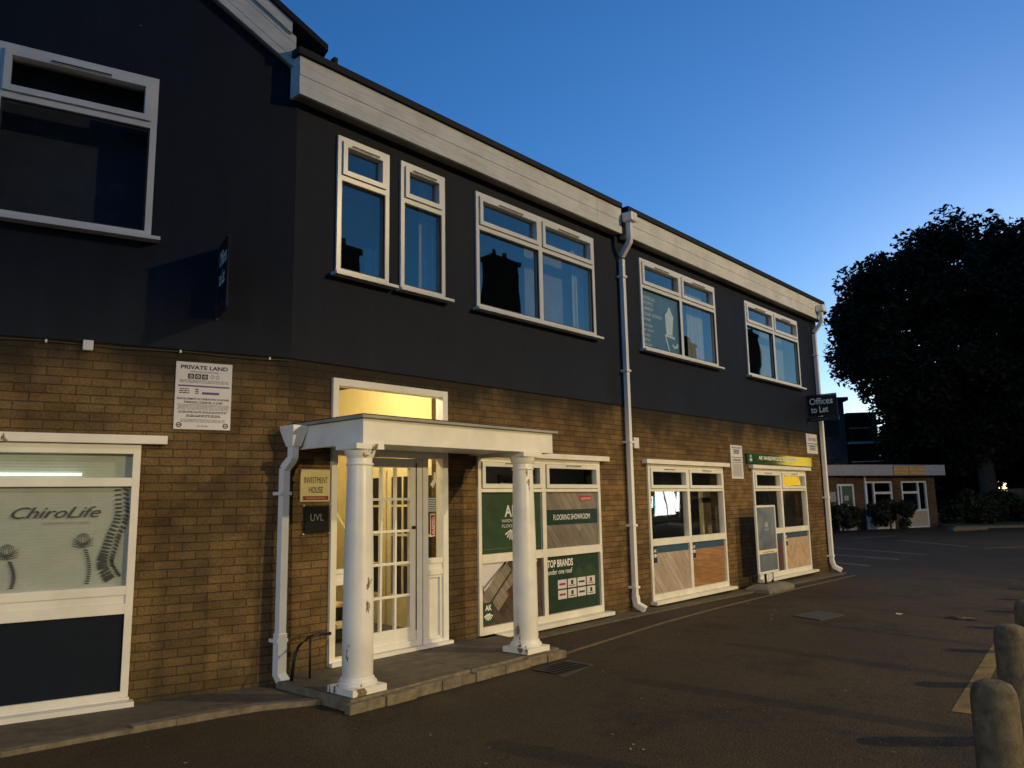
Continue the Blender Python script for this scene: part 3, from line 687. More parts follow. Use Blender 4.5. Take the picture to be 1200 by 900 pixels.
# left side light: rails and low panel, right side light: boxed panels
f.box(4.65, 4.85, -.028, .07, .1, .16, 'door_paint'); f.box(4.65, 4.85, -.028, .07, .86, .90, 'door_paint'); f.box(4.65, 4.85, -.015, .07, .9, .97, 'door_paint'); f.box(4.65, 4.85, -.028, .07, .97, 1.01, 'door_paint')
f.box(5.875, 6.10, -.028, .07, .1, .17, 'door_paint'); f.box(5.875, 6.10, -.028, .07, .86, .915, 'door_paint'); f.box(5.875, 6.10, -.012, .07, .915, .985, 'door_paint'); f.box(5.875, 6.10, -.028, .07, .985, 1.04, 'door_paint')
f.box(5.875, 6.10, .02, .06, .17, .86, 'door_paint'); f.frame(5.876, 6.099, .171, .859, .03, -.01, .019, 'door_paint')
f.box(5.71, 5.716, -.02, -.001, .3, 2.1, 'gasket')
DF = f.build('door_frame', B, 'white painted entrance frame with side lights and a tall fanlight', bevel=.003)
panebox(None, 4.65, 4.85, 1.01, 2.15, .03, 'glass_clear', DF); panebox(None, 4.65, 4.85, .16, .86, .03, 'glass_clear', DF)
panebox(None, 5.875, 6.10, 1.04, 2.15, .03, 'glass_clear', DF); panebox(None, 4.65, 6.10, 2.42, 2.865, .03, 'glass_clear', DF)
q = MB(); q.box(4.68, 6.0, .01, .02, .1, .14, 'door_paint'); q.box(4.58, 6.2, -.09, -.0355, .1, .135, 'door_paint'); q.build('threshold', DF)
q = MB(); y = .02
q.box(5.91, 6.03, y, y + .004, 1.55, 1.72, 'sticker_tint')
for k in range(8): q.box(5.92, 6.03, y - .002, y - .001, 1.56 + k * .02, 1.567 + k * .02, 'white_text')
q.box(5.95, 6.02, y, y + .004, 1.28, 1.53, 'white_text'); q.box(5.955, 6.012, y - .002, y - .001, 1.29, 1.52, 'poster_red')
q.text('ALARMED', 0, 0, .035, y, 'white_text', width=.19, frame=(Vector((6.002, y - .004, 1.305)), Vector((0, 0, 1)), Vector((-1, 0, 0))))
q.face([(5.95, y, 1.86), (5.99, y, 1.82), (6.04, y, 1.9), (6.03, y, 2.0), (6.01, y, 2.0), (6.0, y, 1.92)], 'white_text')
q.build('door_stickers', DF, 'white and red stickers on the right hand side light')
# ground floor door leaf
f = MB(); a, b = 4.955, 5.715; zb, ztp = .125, 2.14
f.box(a, a + .085, -.005, .04, zb, ztp, 'door_paint'); f.box(b - .085, b, -.005, .04, zb, ztp, 'door_paint')
f.box(a + .085, b - .085, -.005, .04, ztp - .1, ztp, 'door_paint'); f.box(a + .085, b - .085, -.005, .04, zb, .335, 'door_paint')
gx0, gx1, gz0, gz1 = a + .085, b - .085, .335, ztp - .1
for k in (1, 2): x = gx0 + (gx1 - gx0) * k / 3; f.box(x - .013, x + .013, -.003, .035, gz0, gz1, 'door_paint')
for k in range(1, 5):
    z = gz0 + (gz1 - gz0) * k / 5
    for j in range(3): xa = gx0 + (gx1 - gx0) * j / 3 + (.013 if j else 0); xb = gx0 + (gx1 - gx0) * (j + 1) / 3 - (.013 if j < 2 else 0); f.box(xa, xb, -.003, .035, z - .013, z + .013, 'door_paint')
f.box(a, b, -.03, -.0055, .14, .2, 'door_paint')
DO = f.build('door', B, 'white glazed door with fifteen small panes', bevel=.002)
panebox(None, gx0, gx1, gz0, gz1, .014, 'glass_clear', DO)
q = MB(); q.lathe(0, 0, [(0, -.03), (.018, -.03), (.018, 0)], 'black_text', 12)
q.T = Matrix.Translation((5.67, -.008, 1.39)) @ Matrix.Rotation(R(-90), 4, 'X'); q2 = MB(q.T); q2.lathe(0, 0, [(0, -.03), (.018, -.028), (.018, .0), (0, .03)], 'black_text', 12); q2.build('lock', DO)

# rooms behind the glass
def room(x0, x1, y0, y1, z0, z1, wallm, floorm, ceilm, T=None):
    r = MB(T)
    r.face([(x0, y0, z0), (x1, y0, z0), (x1, y1, z0), (x0, y1, z0)], floorm); r.face([(x0, y1, z1), (x1, y1, z1), (x1, y0, z1), (x0, y0, z1)], ceilm)
    r.face([(x0, y1, z0), (x1, y1, z0), (x1, y1, z1), (x0, y1, z1)], wallm); r.face([(x0, y0, z0), (x0, y1, z0), (x0, y1, z1), (x0, y0, z1)], wallm); r.face([(x1, y1, z0), (x1, y0, z0), (x1, y0, z1), (x1, y1, z1)], wallm)
    return r
r = room(4.45, 6.62, .252, 3.4, .102, 3.6, 'cream_wall', 'carpet', 'cream_wall')
r.face([(4.45, .252, 2.94), (6.62, .252, 2.94), (6.62, .252, 3.6), (4.45, .252, 3.6)], 'cream_wall')
# glazed inner doors on the right hand wall of the hall and skirting
for y0_, y1_ in ((.30, .92), (.95, 1.57), (1.6, 2.22)):
    r.box(6.585, 6.615, y0_, y0_ + .08, .104, 2.1, 'cream_wood'); r.box(6.585, 6.615, y1_ - .08, y1_, .104, 2.1, 'cream_wood'); r.box(6.585, 6.615, y0_ + .08, y1_ - .08, 2.0, 2.1, 'cream_wood'); r.box(6.585, 6.615, y0_ + .08, y1_ - .08, .104, .5, 'cream_wood')
    r.box(6.6, 6.616, y0_ + .08, y1_ - .08, .5, 2.0, 'riser_dark'); r.box(6.585, 6.6, (y0_ + y1_) / 2 - .015, (y0_ + y1_) / 2 + .015, .5, 2.0, 'cream_wood')
    for k in range(1, 4): r.box(6.586, 6.6, y0_ + .08, y1_ - .08, .5 + k * .375 - .015, .5 + k * .375 + .015, 'cream_wood')
r.build('entrance_hall', B, 'warm yellow lit entrance hall')
q = MB()
for k in range(9):
    y0_ = 1.0 + k * .22; z_ = .104 + k * .2
    q.box(4.7, 5.68, y0_, 3.35, z_, z_ + .155, 'riser_dark'); q.box(4.68, 5.7, y0_ - .03, 3.35, z_ + .156, z_ + .2, 'cream_wood')
q.tube([(5.74, .88, .93), (5.74, 3.1, 3.05)], .02, 'cream_wood'); q.box(5.71, 5.77, .85, .93, .104, .95, 'cream_wood')
q.build('staircase', B, 'cream stairs with dark risers inside the hall')
r = room(6.68, 18.1, .252, 6, -.12, 3.0, 'room_grey', 'room_dark', 'room_grey'); r.build('shop_interior', B)
r = room(4.5, 9.5, .252, 4, 3.3, 5.7, 'room_grey', 'room_dark', 'room_grey')
r.build('upper_room', B); room(9.9, 18.1, .252, 4, 3.3, 5.7, 'room_grey', 'room_dark', 'room_grey').build('upper_room', B)
room(-8.8, -.5, .252, 3.2, .05, 3.0, 'room_grey', 'room_grey', 'room_grey', LW).build('clinic_room', B); room(-8.8, -.5, .252, 3.2, 3.3, 5.7, 'room_grey', 'room_dark', 'room_grey', LW).build('upper_room', B)
# strip lamp in the clinic, seen over the blind
tag_ = MB(LW); tag_.tube([(-3.6, .042, 1.945), (-1.72, .042, 1.945)], .011, 'tube_lit', 8)
solo('strip_lamp', tag_, 'thin bright tube along the top of the clinic blind', 'lamp')
# hall lamp: a round ceiling light, lit in the photograph
hl = thing('ceiling_lamp', (5.45, 1.3, 3.6), 'round warm lamp on the hall ceiling behind the fanlight', 'lamp')
q = MB(); q.lathe(5.45, 1.3, [(0, 3.5), (.12, 3.505), (.17, 3.54), (.17, 3.575)], 'hall_lamp'); q.build('lamp_shade', hl)
q = MB(); q.lathe(5.45, 1.3, [(.18, 3.575), (.18, 3.598)], 'door_paint'); q.build('base', hl)
pl = bpy.data.lights.new('hall_bulb', 'POINT'); pl.energy = 62; pl.color = (1, .80, .45); pl.shadow_soft_size = .12
po = bpy.data.objects.new('hall_bulb', pl); COL.objects.link(po); po.parent = hl; po.location = (0, -.2, -.4)
# display stands in the flooring shop
for k, (x, y, h, mt_) in enumerate([(12.4, 1.6, 1.75, 'planks_pale'), (13.6, 2.4, 1.9, 'planks_orange'), (15.9, 1.7, 1.85, 'planks_grey'), (17.2, 2.3, 1.7, 'planks_brown'), (9.0, 1.3, 2.0, 'planks_pale')]):
    lab = ['display stand of pale boards inside the shop, nearest the clear panes', 'display stand of orange boards deep inside the shop', 'display stand of grey boards behind the chevron window', 'display stand of brown boards at the far end of the shop', 'display stand of pale boards behind the green posters'][k]
    t_ = thing('display_stand', (x, y, -.1), lab, 'display stand', 'display stands inside the shop')
    q = MB(); q.box(x - .45, x + .45, y, y + .04, .1, h, mt_); q.build('sample_board', t_)
    q = MB(); q.frame(x - .5, x + .5, .0, h + .05, .048, y - .02, y + .06, 'cream_wood'); q.build('frame', t_); q = MB(); q.box(x - .5, x + .5, y - .25, y + .3, -.115, -.002, 'dark_metal'); q.build('base', t_)
hl = thing('ceiling_lamp', (12.2, 2.4, 2.98), 'dim round lamp on the showroom ceiling behind the clear shop windows', 'lamp')
q = MB(); q.lathe(12.2, 2.4, [(0, 2.86), (.14, 2.87), (.16, 2.9), (.16, 2.94)], 'hall_lamp'); q.build('lamp_shade', hl); q = MB(); q.lathe(12.2, 2.4, [(.17, 2.94), (.17, 2.98)], 'door_paint'); q.build('base', hl)
pl = bpy.data.lights.new('showroom_bulb', 'POINT'); pl.energy = 24; pl.color = (1, .86, .6); pl.shadow_soft_size = .15
po = bpy.data.objects.new('showroom_bulb', pl); COL.objects.link(po); po.parent = hl; po.location = (0, 0, -.35)
t_ = thing('counter', (11.5, .9, -.11), 'low pale counter with a lighter top behind the clear panes', 'counter')
q = MB(); q.box(11.0, 12.1, 1.1, 1.5, -.11, 1.15, 'cream_wood'); q.build('cabinet', t_); q = MB(); q.box(10.95, 12.15, 1.05, 1.55, 1.152, 1.19, 'upvc'); q.build('top', t_)

# drainpipes
def bracket(q, x, y, z): q.box(x - .07, x + .07, y - .01, -.019 if z > 3.1 else -.001, z, z + .03, 'plastic_pipe')
q = MB()
q.tube([(9.92, -.085, 5.40), (9.92, -.085, .22)], .036, 'plastic_pipe', square=True)
q.tube([(9.92, -.085, 5.45), (9.89, -.26, 5.64), (9.88, -.28, 5.70), (9.88, -.28, 5.98)], .04, 'plastic_pipe', square=True)
q.tube([(9.92, -.085, .24), (9.93, -.10, .12), (9.96, -.22, .05)], .046, 'plastic_pipe', square=True)
D1 = q.build('drainpipe', B, 'white square drainpipe running full height at the middle of the long wall', bevel=.006)
q = MB(); q.prism([(9.79, -.38), (9.97, -.38), (9.97, -.20), (9.79, -.20)], 5.95, 6.10, 'plastic_pipe'); q.build('hopper', D1, bevel=.02)
for z in (5.1, 3.6, 2.5, 1.25, .35): q = MB(); q.box(9.86, 9.98, -.135, -.019 if z > 3.1 else -.001, z, z + .035, 'plastic_pipe'); q.build('pipe_clip', D1)
q = MB()
q.tube([(17.98, -.085, 5.42), (17.98, -.085, .18)], .042, 'plastic_pipe', square=True)
q.tube([(17.98, -.085, 5.46), (17.98, -.24, 5.64), (17.98, -.28, 5.72), (17.98, -.28, 5.95)], .04, 'plastic_pipe', square=True)
q.tube([(17.98, -.085, .2), (18.0, -.12, .08), (18.05, -.26, .0)], .046, 'plastic_pipe', square=True)
D2 = q.build('drainpipe', B, 'white square drainpipe at the far end of the building', bevel=.006)
q = MB(); q.prism([(17.88, -.38), (18.08, -.38), (18.08, -.20), (17.88, -.20)], 5.92, 6.08, 'plastic_pipe'); q.build('hopper', D2, bevel=.02)
for z in (4.9, 3.4, 1.6, .3): q = MB(); q.box(17.92, 18.04, -.135, -.019 if z > 3.1 else -.001, z, z + .035, 'plastic_pipe'); q.build('pipe_clip', D2)
q = MB()
q.tube([(4.01, -.085, 2.0), (4.01, -.085, .2)], .038, 'plastic_pipe', square=True)
q.tube([(4.01, -.085, 1.99), (4.015, -.11, 2.02), (4.025, -.17, 2.07), (4.03, -.19, 2.10), (4.03, -.19, 2.22)], .038, 'plastic_pipe', square=True)
q.tube([(4.01, -.085, .5), (4.01, -.085, .14), (4.02, -.16, .06)], .046, 'plastic_pipe', square=True)
D3 = q.build('drainpipe', B, 'short white drainpipe with a tapered hopper left of the entrance', bevel=.005)
q = MB()
lo = [(3.985, -.25), (4.075, -.25), (4.075, -.14), (3.985, -.14)]; hi = [(3.95, -.31), (4.105, -.31), (4.105, -.08), (3.95, -.08)]
for i in range(4):
    a, b, c, d = lo[i], lo[(i + 1) % 4], hi[(i + 1) % 4], hi[i]
    q.face([(*a, 2.2), (*b, 2.2), (*c, 2.36), (*d, 2.36)], 'plastic_pipe')
    q.face([(*d, 2.361), (*c, 2.361), (*c, 2.395), (*d, 2.395)], 'plastic_pipe')
q.face([(*p_, 2.2) for p_ in reversed(lo)], 'plastic_pipe'); q.face([(*p_, 2.39) for p_ in hi], 'roof_felt')
q.build('hopper', D3)
for z in (1.75, .42): q = MB(); q.box(3.95, 4.065, -.13, .01, z, z + .03, 'plastic_pipe'); q.build('pipe_clip', D3)

# cable with white clips at the foot of the render on the angled wall
q = MB(LW); pts = [(-9 + i * .3, -.012 - .004 * (i % 2), 3.052 + .008 * math.sin(i * 1.7)) for i in range(31)]; q.tube(pts, .006, 'cable', 6)
for u in (-2.05, -1.0, -.2): q.box(u - .008, u + .008, -.03, -.001, 3.045, 3.07, 'upvc')
q.build('wall_cable', B)
q = MB(LW); q.box(-1.78, -1.70, -.05, -.0, 3.0, 3.09, 'sign_white'); solo('junction_box', q, 'small white box on the brick just under the navy wall', 'junction box', bevel=.008)
q = MB(); q.box(10.1, 10.24, -.06, -.001, 2.43, 2.60, 'upvc'); solo('alarm_box', q, 'small white box on the brick right of the full height drainpipe', 'box', bevel=.01)

# ---------------------------------------------------------------- portico
PT = thing('portico', (5.3, -1.0, 0), 'white flat roofed portico on two peeling round columns over the entrance', 'portico')
q = MB(); cy0 = -1.15; cx0, cx1 = 4.11, 6.73; cz0, cz1 = 2.175, 2.395
q.box(cx0, cx1, cy0, cy0 + .03, cz0, cz1, 'canopy_paint'); q.box(cx0, cx0 + .03, cy0 + .031, -.045, cz0, cz1, 'canopy_paint'); q.box(cx1 - .03, cx1, cy0 + .031, -.045, cz0, cz1, 'canopy_paint')
q.box(cx0 + .031, cx1 - .031, cy0 + .031, -.045, cz0 + .045, cz0 + .06, 'canopy_paint')
q.box(cx0 + .031, cx1 - .031, cy0 + .031, cy0 + .17, cz0 + .01, cz0 + .044, 'canopy_paint')
q.build('fascia', PT, bevel=.004)
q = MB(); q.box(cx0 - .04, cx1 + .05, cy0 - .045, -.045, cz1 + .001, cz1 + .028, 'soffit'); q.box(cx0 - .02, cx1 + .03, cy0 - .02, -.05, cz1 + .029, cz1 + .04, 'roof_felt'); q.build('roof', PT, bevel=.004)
for k, cx in enumerate((4.17, 6.35)):
    cy = -1.03; zb = .1
    c_ = MB()
    prof = [(.125, zb + .115), (.131, zb + .14), (.131, zb + .5)] + [(.131 - .024 * t / 8 + .004 * math.sin(t / 8 * math.pi), zb + .5 + (2.05 - zb - .5) * t / 8) for t in range(1, 9)]
    c_.lathe(cx, cy, prof, 'column_paint', 36)
    co = c_.build('column', PT, ['round column with long brown peeling streaks beside the door', 'round column with a mossy peeled patch before the green posters'][k])
    b_ = MB(); b_.lathe(cx, cy, [(.16, zb + .055), (.168, zb + .07), (.16, zb + .088), (.142, zb + .092), (.146, zb + .104), (.14, zb + .116), (.12, zb + .12)], 'column_paint', 32); b_.box(cx - .175, cx + .175, cy - .175, cy + .175, zb, zb + .054, 'column_paint'); b_.build('plinth', co)
    t_ = MB(); t_.lathe(cx, cy, [(.10, 1.985), (.122, 1.99), (.122, 2.005), (.108, 2.01)], 'column_paint', 32); t_.lathe(cx, cy, [(.108, 2.05), (.122, 2.07), (.135, 2.10), (.14, 2.125)], 'column_paint', 32); t_.lathe(cx, cy, [(.108, 2.0), (.108, 2.06)], 'column_paint', 32); t_.box(cx - .15, cx + .15, cy - .15, cy + .15, 2.126, 2.174, 'column_paint'); t_.build('capital', co)

# dark handrail by the step
q = MB(); q.tube([(4.42, -.28, .46), (4.28, -.29, .475), (4.17, -.3, .46), (4.07, -.3, .40), (4.02, -.3, .30), (4.0, -.3, .11)], .016, 'dark_metal'); q.tube([(4.19, -.3, .46), (4.19, -.3, .1)], .010, 'dark_metal')
solo('handrail', q, 'short curved black metal rail at the left of the entrance step', 'handrail')

# ---------------------------------------------------------------- signs
def plate(T, a, b, c, d, mat, y0=-.012, y1=-.002):
    q = MB(T); q.box(a, b, y0, y1, c, d, mat); return q
# private land notice
t_ = thing('parking_notice', tuple(LW @ Vector((-.785, 0, 2.35))), 'white private land parking notice with dense small print on brick', 'sign')
q = plate(LW, -1.03, -.54, 2.35, 2.97, 'sign_white'); q.build('panel', t_, bevel=.004)
q = MB(LW); y = -.0135; m_ = -.785
q.text('PRIVATE LAND', m_, 2.905, .036, y, 'black_text', width=.41, align='CENTER', bold=.025)
q.text('TERMS AND CONDITIONS', m_, 2.875, .013, y, 'black_text', width=.25, align='CENTER')
for i, xx in enumerate((-.925, -.865, -.805)): q.box(xx, xx + .05, y - .001, y, 2.815, 2.862, 'black_text'); ring(q, xx + .025, 2.838, .014, .014, .006, 'sign_white', y - .002, 12)
for i, xx in enumerate((-.735, -.69)): ring(q, xx + .02, 2.84, .017, .02, .006, 'grey_text', y, 10)
rng = random.Random(3)
def lines(z0, z1, pitch, x0, x1, mat, h=.005):
    z = z1
    while z > z0:
        x = x0 + rng.uniform(0, .01)
        while x < x1 - .01:
            w_ = rng.uniform(.012, .05); e = min(x + w_, x1); q.face([(x, y, z), (e, y, z), (e, y, z + h), (x, y, z + h)], mat); x = e + .006
        z -= pitch
lines(2.775, 2.80, .011, -1.0, -.57, 'grey_text')
q.box(-1.005, -.56, y - .001, y, 2.742, 2.756, 'purple')
lines(2.665, 2.715, .018, -1.0, -.91, 'black_text', .009); lines(2.665, 2.715, .018, -.87, -.83, 'black_text', .009)
q.box(-.80, -.65, y - .001, y, 2.675, 2.697, 'purple')
q.text('ENFORCEMENT IN OPERATION 24 HOURS', m_, 2.622, .018, y, 'black_text', width=.45, align='CENTER', bold=.02); q.text('PARKING CHARGE of £100', m_, 2.59, .02, y, 'black_text', width=.33, align='CENTER', bold=.02)
lines(2.525, 2.575, .011, -1.01, -.56, 'grey_text'); lines(2.49, 2.512, .011, -1.0, -.57, 'black_text', .006); lines(2.455, 2.478, .012, -.93, -.63, 'black_text', .007); lines(2.415, 2.44, .011, -.98, -.59, 'grey_text')
q.text('PAY ON LINE', m_, 2.375, .015, y, 'black_text', width=.09, align='CENTER')
for xx in (-.985, -.585): ring(q, xx, 2.39, .024, .024, .009, 'black_text', y); q.box(xx - .013, xx + .013, y - .001, y, 2.386, 2.394, 'black_text')
q.build('lettering', t_)
# brass style name plate and dark plate by the door
t_ = thing('name_plate', (4.4, 0, 1.68), 'gold plate reading investment house with a maroon strip', 'sign')
q = plate(None, 4.225, 4.565, 1.685, 2.0, 'gold_plate', -.03, -.005); q.build('panel', t_, bevel=.006)
q = MB(); q.text('INVESTMENT', 4.395, 1.865, .062, -.032, 'black_text', width=.27, align='CENTER', bold=0); q.text('HOUSE', 4.395, 1.77, .062, -.032, 'black_text', width=.16, align='CENTER', bold=.01)
q.box(4.25, 4.54, -.034, -.031, 1.70, 1.74, 'maroon'); q.text('MANAGED OFFICES', 4.395, 1.712, .016, -.036, 'gold_plate', width=.22, align='CENTER'); q.build('lettering', t_)
t_ = thing('name_plate', (4.41, 0, 1.37), 'square black plate with thin grey letters on four steel studs', 'sign')
q = plate(None, 4.28, 4.545, 1.385, 1.64, 'black_sign', -.035, -.028); q.build('panel', t_)
q = MB(); q.text('UVL', 4.412, 1.50, .07, -.037, 'steel', width=.15, align='CENTER'); q.build('lettering', t_)
for a in (4.265, 4.56):
    for b in (1.375, 1.65): q = MB(Matrix.Translation((a, 0, b)) @ Matrix.Rotation(R(90), 4, 'X')); q.lathe(0, 0, [(.011, 0), (.011, .04), (0, .043)], 'steel', 10); q.build('stud', t_)
# tall notice between windows, car park sign
def notice(x0, x1, z0, z1, name, label, fn):
    t_ = thing(name, ((x0 + x1) / 2, 0, z0), label, 'sign'); q = plate(None, x0, x1, z0, z1, 'sign_white'); q.build('panel', t_, bevel=.004); q = MB(); fn(q); q.build('lettering', t_)
y = -.0135
def fn1(q_):
    global q; q = q_
    q.text('PRIVATE LAND', 13.68, 2.57, .03, y, 'black_text', width=.4, align='CENTER', bold=.02); lines(2.46, 2.53, .03, 13.55, 13.8, 'black_text', .018)
    q.box(13.47, 13.9, y - .001, y, 2.395, 2.405, 'black_text'); q.text('PARKING', 13.68, 2.33, .045, y, 'black_text', width=.35, align='CENTER', bold=.02); q.box(13.47, 13.9, y - .001, y, 2.30, 2.308, 'black_text')
    lines(2.04, 2.27, .016, 13.48, 13.87, 'grey_text', .008)
notice(13.44, 13.93, 2.0, 2.63, 'parking_notice', 'tall narrow parking notice on brick between two shop windows', fn1)
def fn2(q_):
    global q; q = q_
    q.text('CAR PARK', 17.52, 2.89, .07, y, 'maroon', width=.48, align='CENTER', bold=.02); q.box(17.24, 17.8, y - .001, y, 2.815, 2.83, 'black_text')
    q.box(17.24, 17.8, y - .001, y, 2.775, 2.79, 'grey_text'); lines(2.66, 2.75, .035, 17.35, 17.7, 'black_text', .018)
notice(17.2, 17.83, 2.6, 3.045, 'car_park_sign', 'small white car park sign beside the far drainpipe', fn2)
# shop name board
t_ = thing('shop_sign', (15.7, 0, 2.3), 'long green shop name board above the farthest shop window', 'sign')
q = plate(None, 14.05, 17.3, 2.30, 2.495, 'sign_green', -.05, -.002); q.build('panel', t_)
q = MB(); q.text('AK HARDWOOD FLOORING', 15.5, 2.385, .075, -.053, 'white_text', width=1.9, align='CENTER', bold=.02); q.text('FLOORING SPECIALISTS', 15.9, 2.325, .03, -.053, 'white_text', width=.9, align='CENTER')
q.text('AK', 14.2, 2.42, .05, -.053, 'white_text', width=.09, align='CENTER', bold=.02); fan(q, 14.2, 2.41, .07, 'white_text', -.053); q.build('lettering', t_)
# glossy clear cover on its right half that mirrors the lit yellow sign across the road
# projecting letting boards
def letboard(origin, out, label, h=.56, w_=.68, text=True, gap=.03):
    t_ = thing('letting_board', tuple(origin), label, 'sign')
    o = Vector(origin); out = Vector(out).normalized(); zz = Vector((0, 0, 1)); side = out.cross(zz)
    def bx(mb, a, b, c, d, t0, t1, mat):
        P = lambda i, j, k: tuple(o + out * (a, b)[i] + side * (t0, t1)[j] + zz * (c, d)[k])
        for F in (((0,0,0),(1,0,0),(1,0,1),(0,0,1)), ((1,1,0),(0,1,0),(0,1,1),(1,1,1)), ((0,1,0),(0,0,0),(0,0,1),(0,1,1)), ((1,0,0),(1,1,0),(1,1,1),(1,0,1)), ((0,0,1),(1,0,1),(1,1,1),(0,1,1)), ((0,1,0),(1,1,0),(1,0,0),(0,0,0))): mb.face([P(*i) for i in F], mat)
    q = MB(); bx(q, gap, gap + w_, .11, h, -.008, .008, 'board_black'); q.build('panel', t_)
    q = MB(); bx(q, gap - .01, gap + w_ + .02, 0, .10, -.010, .010, 'poster_navy'); q.build('lower_strip', t_)
    q = MB(); bx(q, 0, gap + w_, h + .004, h + .02, -.012, .012, 'black_text'); bx(q, 0, .02, -.02, h, -.012, .012, 'black_text'); q.build('bracket', t_)
    q = MB()
    # viewed from the left (seen from -x looking along +x) outward runs to the right
    fr = (o - side * .0105 if side.dot(Vector((1, 0, 0))) > 0 else o + side * .0105, out, zz)
    q.text('Offices', gap + .06, h - .20, .145, 0, 'white_text', width=w_ * .78, frame=fr, bold=.015); q.text('to Let', gap + .08, h - .385, .145, 0, 'white_text', width=w_ * .58, frame=fr, bold=.015)
    fr2 = (fr[0] - side * .003 if side.x > 0 else fr[0] + side * .003, out, zz)
    q.text('01234 567 890', gap + .06, .03, .045, 0, 'steel', width=w_ * .6, frame=fr2) if False else q.text('commercial', gap + .06, .03, .045, 0, 'steel', width=w_ * .6, frame=fr2)
    q.build('lettering', t_)
letboard((17.3, -.018, 3.30), (0, -1, 0), 'black offices to let board projecting beside the far drainpipe', h=.58, w_=.66)
nL = (LW.to_3x3() @ Vector((0, -1, 0)))
letboard(tuple(LW @ Vector((-.70, -.018, 3.40))), tuple(nL), 'black projecting letting board seen edge on against the navy angled wall', h=.66, w_=.42)

# swing pavement sign
t_ = thing('swing_sign', (13.95, -.42, -.04), 'white framed swing sign with dark poster on a heavy rubber foot', 'pavement sign')
q = MB(); q.frame(13.52, 14.38, .27, 1.50, .04, -.39, -.35, 'upvc'); q.box(13.56, 14.34, -.39, -.35, .62, .69, 'cream_wood'); q.build('frame', t_, bevel=.006)
q = MB(); q.box(13.561, 14.339, -.376, -.364, .31, .619, 'crumpled_poster'); q.box(13.561, 14.339, -.376, -.364, .691, 1.459, 'crumpled_poster'); pn = q.build('poster', t_)
q = MB(); q.text('AK', 13.97, 1.10, .09, -.379, 'sign_white', width=.16, align='CENTER'); q.text('HARDWOOD', 13.97, 1.04, .03, -.379, 'sign_white', width=.2, align='CENTER'); q.text('Flooring Specialists', 13.95, .64, .03, -.392, 'black_text', width=.5, align='CENTER'); q.build('lettering', t_)
q = MB(); 
for x in (13.8, 14.1): q.box(x - .02, x + .02, -.385, -.355, .08, .269, 'dark_metal')
q.box(13.86, 14.04, -.40, -.392, .15, .26, 'sign_white'); q.build('stem', t_)
q = MB(); lo = [(13.38, -.62), (14.5, -.62), (14.5, -.14), (13.38, -.14)]; hi = [(13.52, -.5), (14.36, -.5), (14.36, -.24), (13.52, -.24)]
for i in range(4):
    q.face([(*lo[i], -.04), (*lo[(i + 1) % 4], -.04), (*lo[(i + 1) % 4], .03), (*lo[i], .03)], 'rubber')
    q.face([(*lo[i], .03), (*lo[(i + 1) % 4], .03), (*hi[(i + 1) % 4], .09), (*hi[i], .09)], 'rubber')
q.face([(*p_, .09) for p_ in hi], 'rubber'); q.build('foot', t_, bevel=.02)

# ---------------------------------------------------------------- bollards
q = MB()
r_ = .105; h_ = .74
q.lathe(0, 0, [(r_ * 1.02, -.15), (r_ * 1.02, 0), (r_, .3), (r_ * .98, h_ - .09), (r_ * .93, h_ - .05), (r_ * .78, h_ - .018), (r_ * .5, h_ - .003), (0, h_)], 'bollard_stone', 28)
b0 = q.build('bollard')
spots = [(4.51, -5.66), (6.33, -5.44), (8.14, -5.27), (9.85, -5.12), (11.6, -4.97), (13.3, -4.83), (14.9, -4.68), (16.6, -4.54), (18.5, -4.4)]
wl_ = ['nearest rounded stone bollard at the bottom right corner', 'second rounded stone bollard, its body mostly hidden by the nearest', 'third rounded stone bollard at the right edge'] + ['rounded stone bollard past the third, only its shadow reaching into the picture'] * 9
for i, (x, y_) in enumerate(spots):
    o = b0 if i == 0 else b0.copy()
    if i: COL.objects.link(o)
    o.location = (x, y_, zg(x)); o.rotation_euler = (0, 0, i * 1.3); o.scale = (1, 1, 1 + .03 * math.sin(i * 2))
    tag(o, wl_[i], 'bollard', 'bollards along the car park edge')

# ---------------------------------------------------------------- small things on the ground
q = MB()
q.prism([(10.72, -2.48), (11.42, -2.56), (11.56, -2.14), (10.9, -2.02)], -.03, .006, 'iron'); solo('manhole_cover', q, 'square worn manhole cover in the asphalt right of centre', 'manhole cover')
q = MB(); q.prism([(5.95, -1.84), (6.6, -1.72), (6.62, -1.36), (6.1, -1.38)], -.03, .004, 'iron')
for k in range(9): q.box(6.02 + k * .06, 6.045 + k * .06, -1.72, -1.4, .0045, .012, 'dark_metal')
solo('drain_grate', q, 'dark drain grate in the asphalt before the right column', 'drain')
rng2 = random.Random(11)
q = MB(); q.face([(0, 0, .004), (.10, -.02, .012), (.12, .05, .01), (.07, .07, .02), (.02, .06, .006)], 'paper'); l0 = q.build('paper_scrap'); l0.location = (11.9, -3.15, zg(11.9) + .004); tag(l0, 'pale scrap of paper on the asphalt in front of the bollard row', 'litter')
q = MB()
for k in range(6): an = -1.2 + k * .5; q.face([(0, 0, .01), (.16 * math.cos(an - .12), .16 * math.sin(an - .12), .02), (.24 * math.cos(an), .24 * math.sin(an), .008), (.16 * math.cos(an + .12), .16 * math.sin(an + .12), .025)], 'concrete')
l1 = q.build('fallen_leaf'); l1.location = (11.9, -3.9, zg(12) + .004); tag(l1, 'large dry leaf on the asphalt near the bollard shadows', 'leaf')
q = MB()
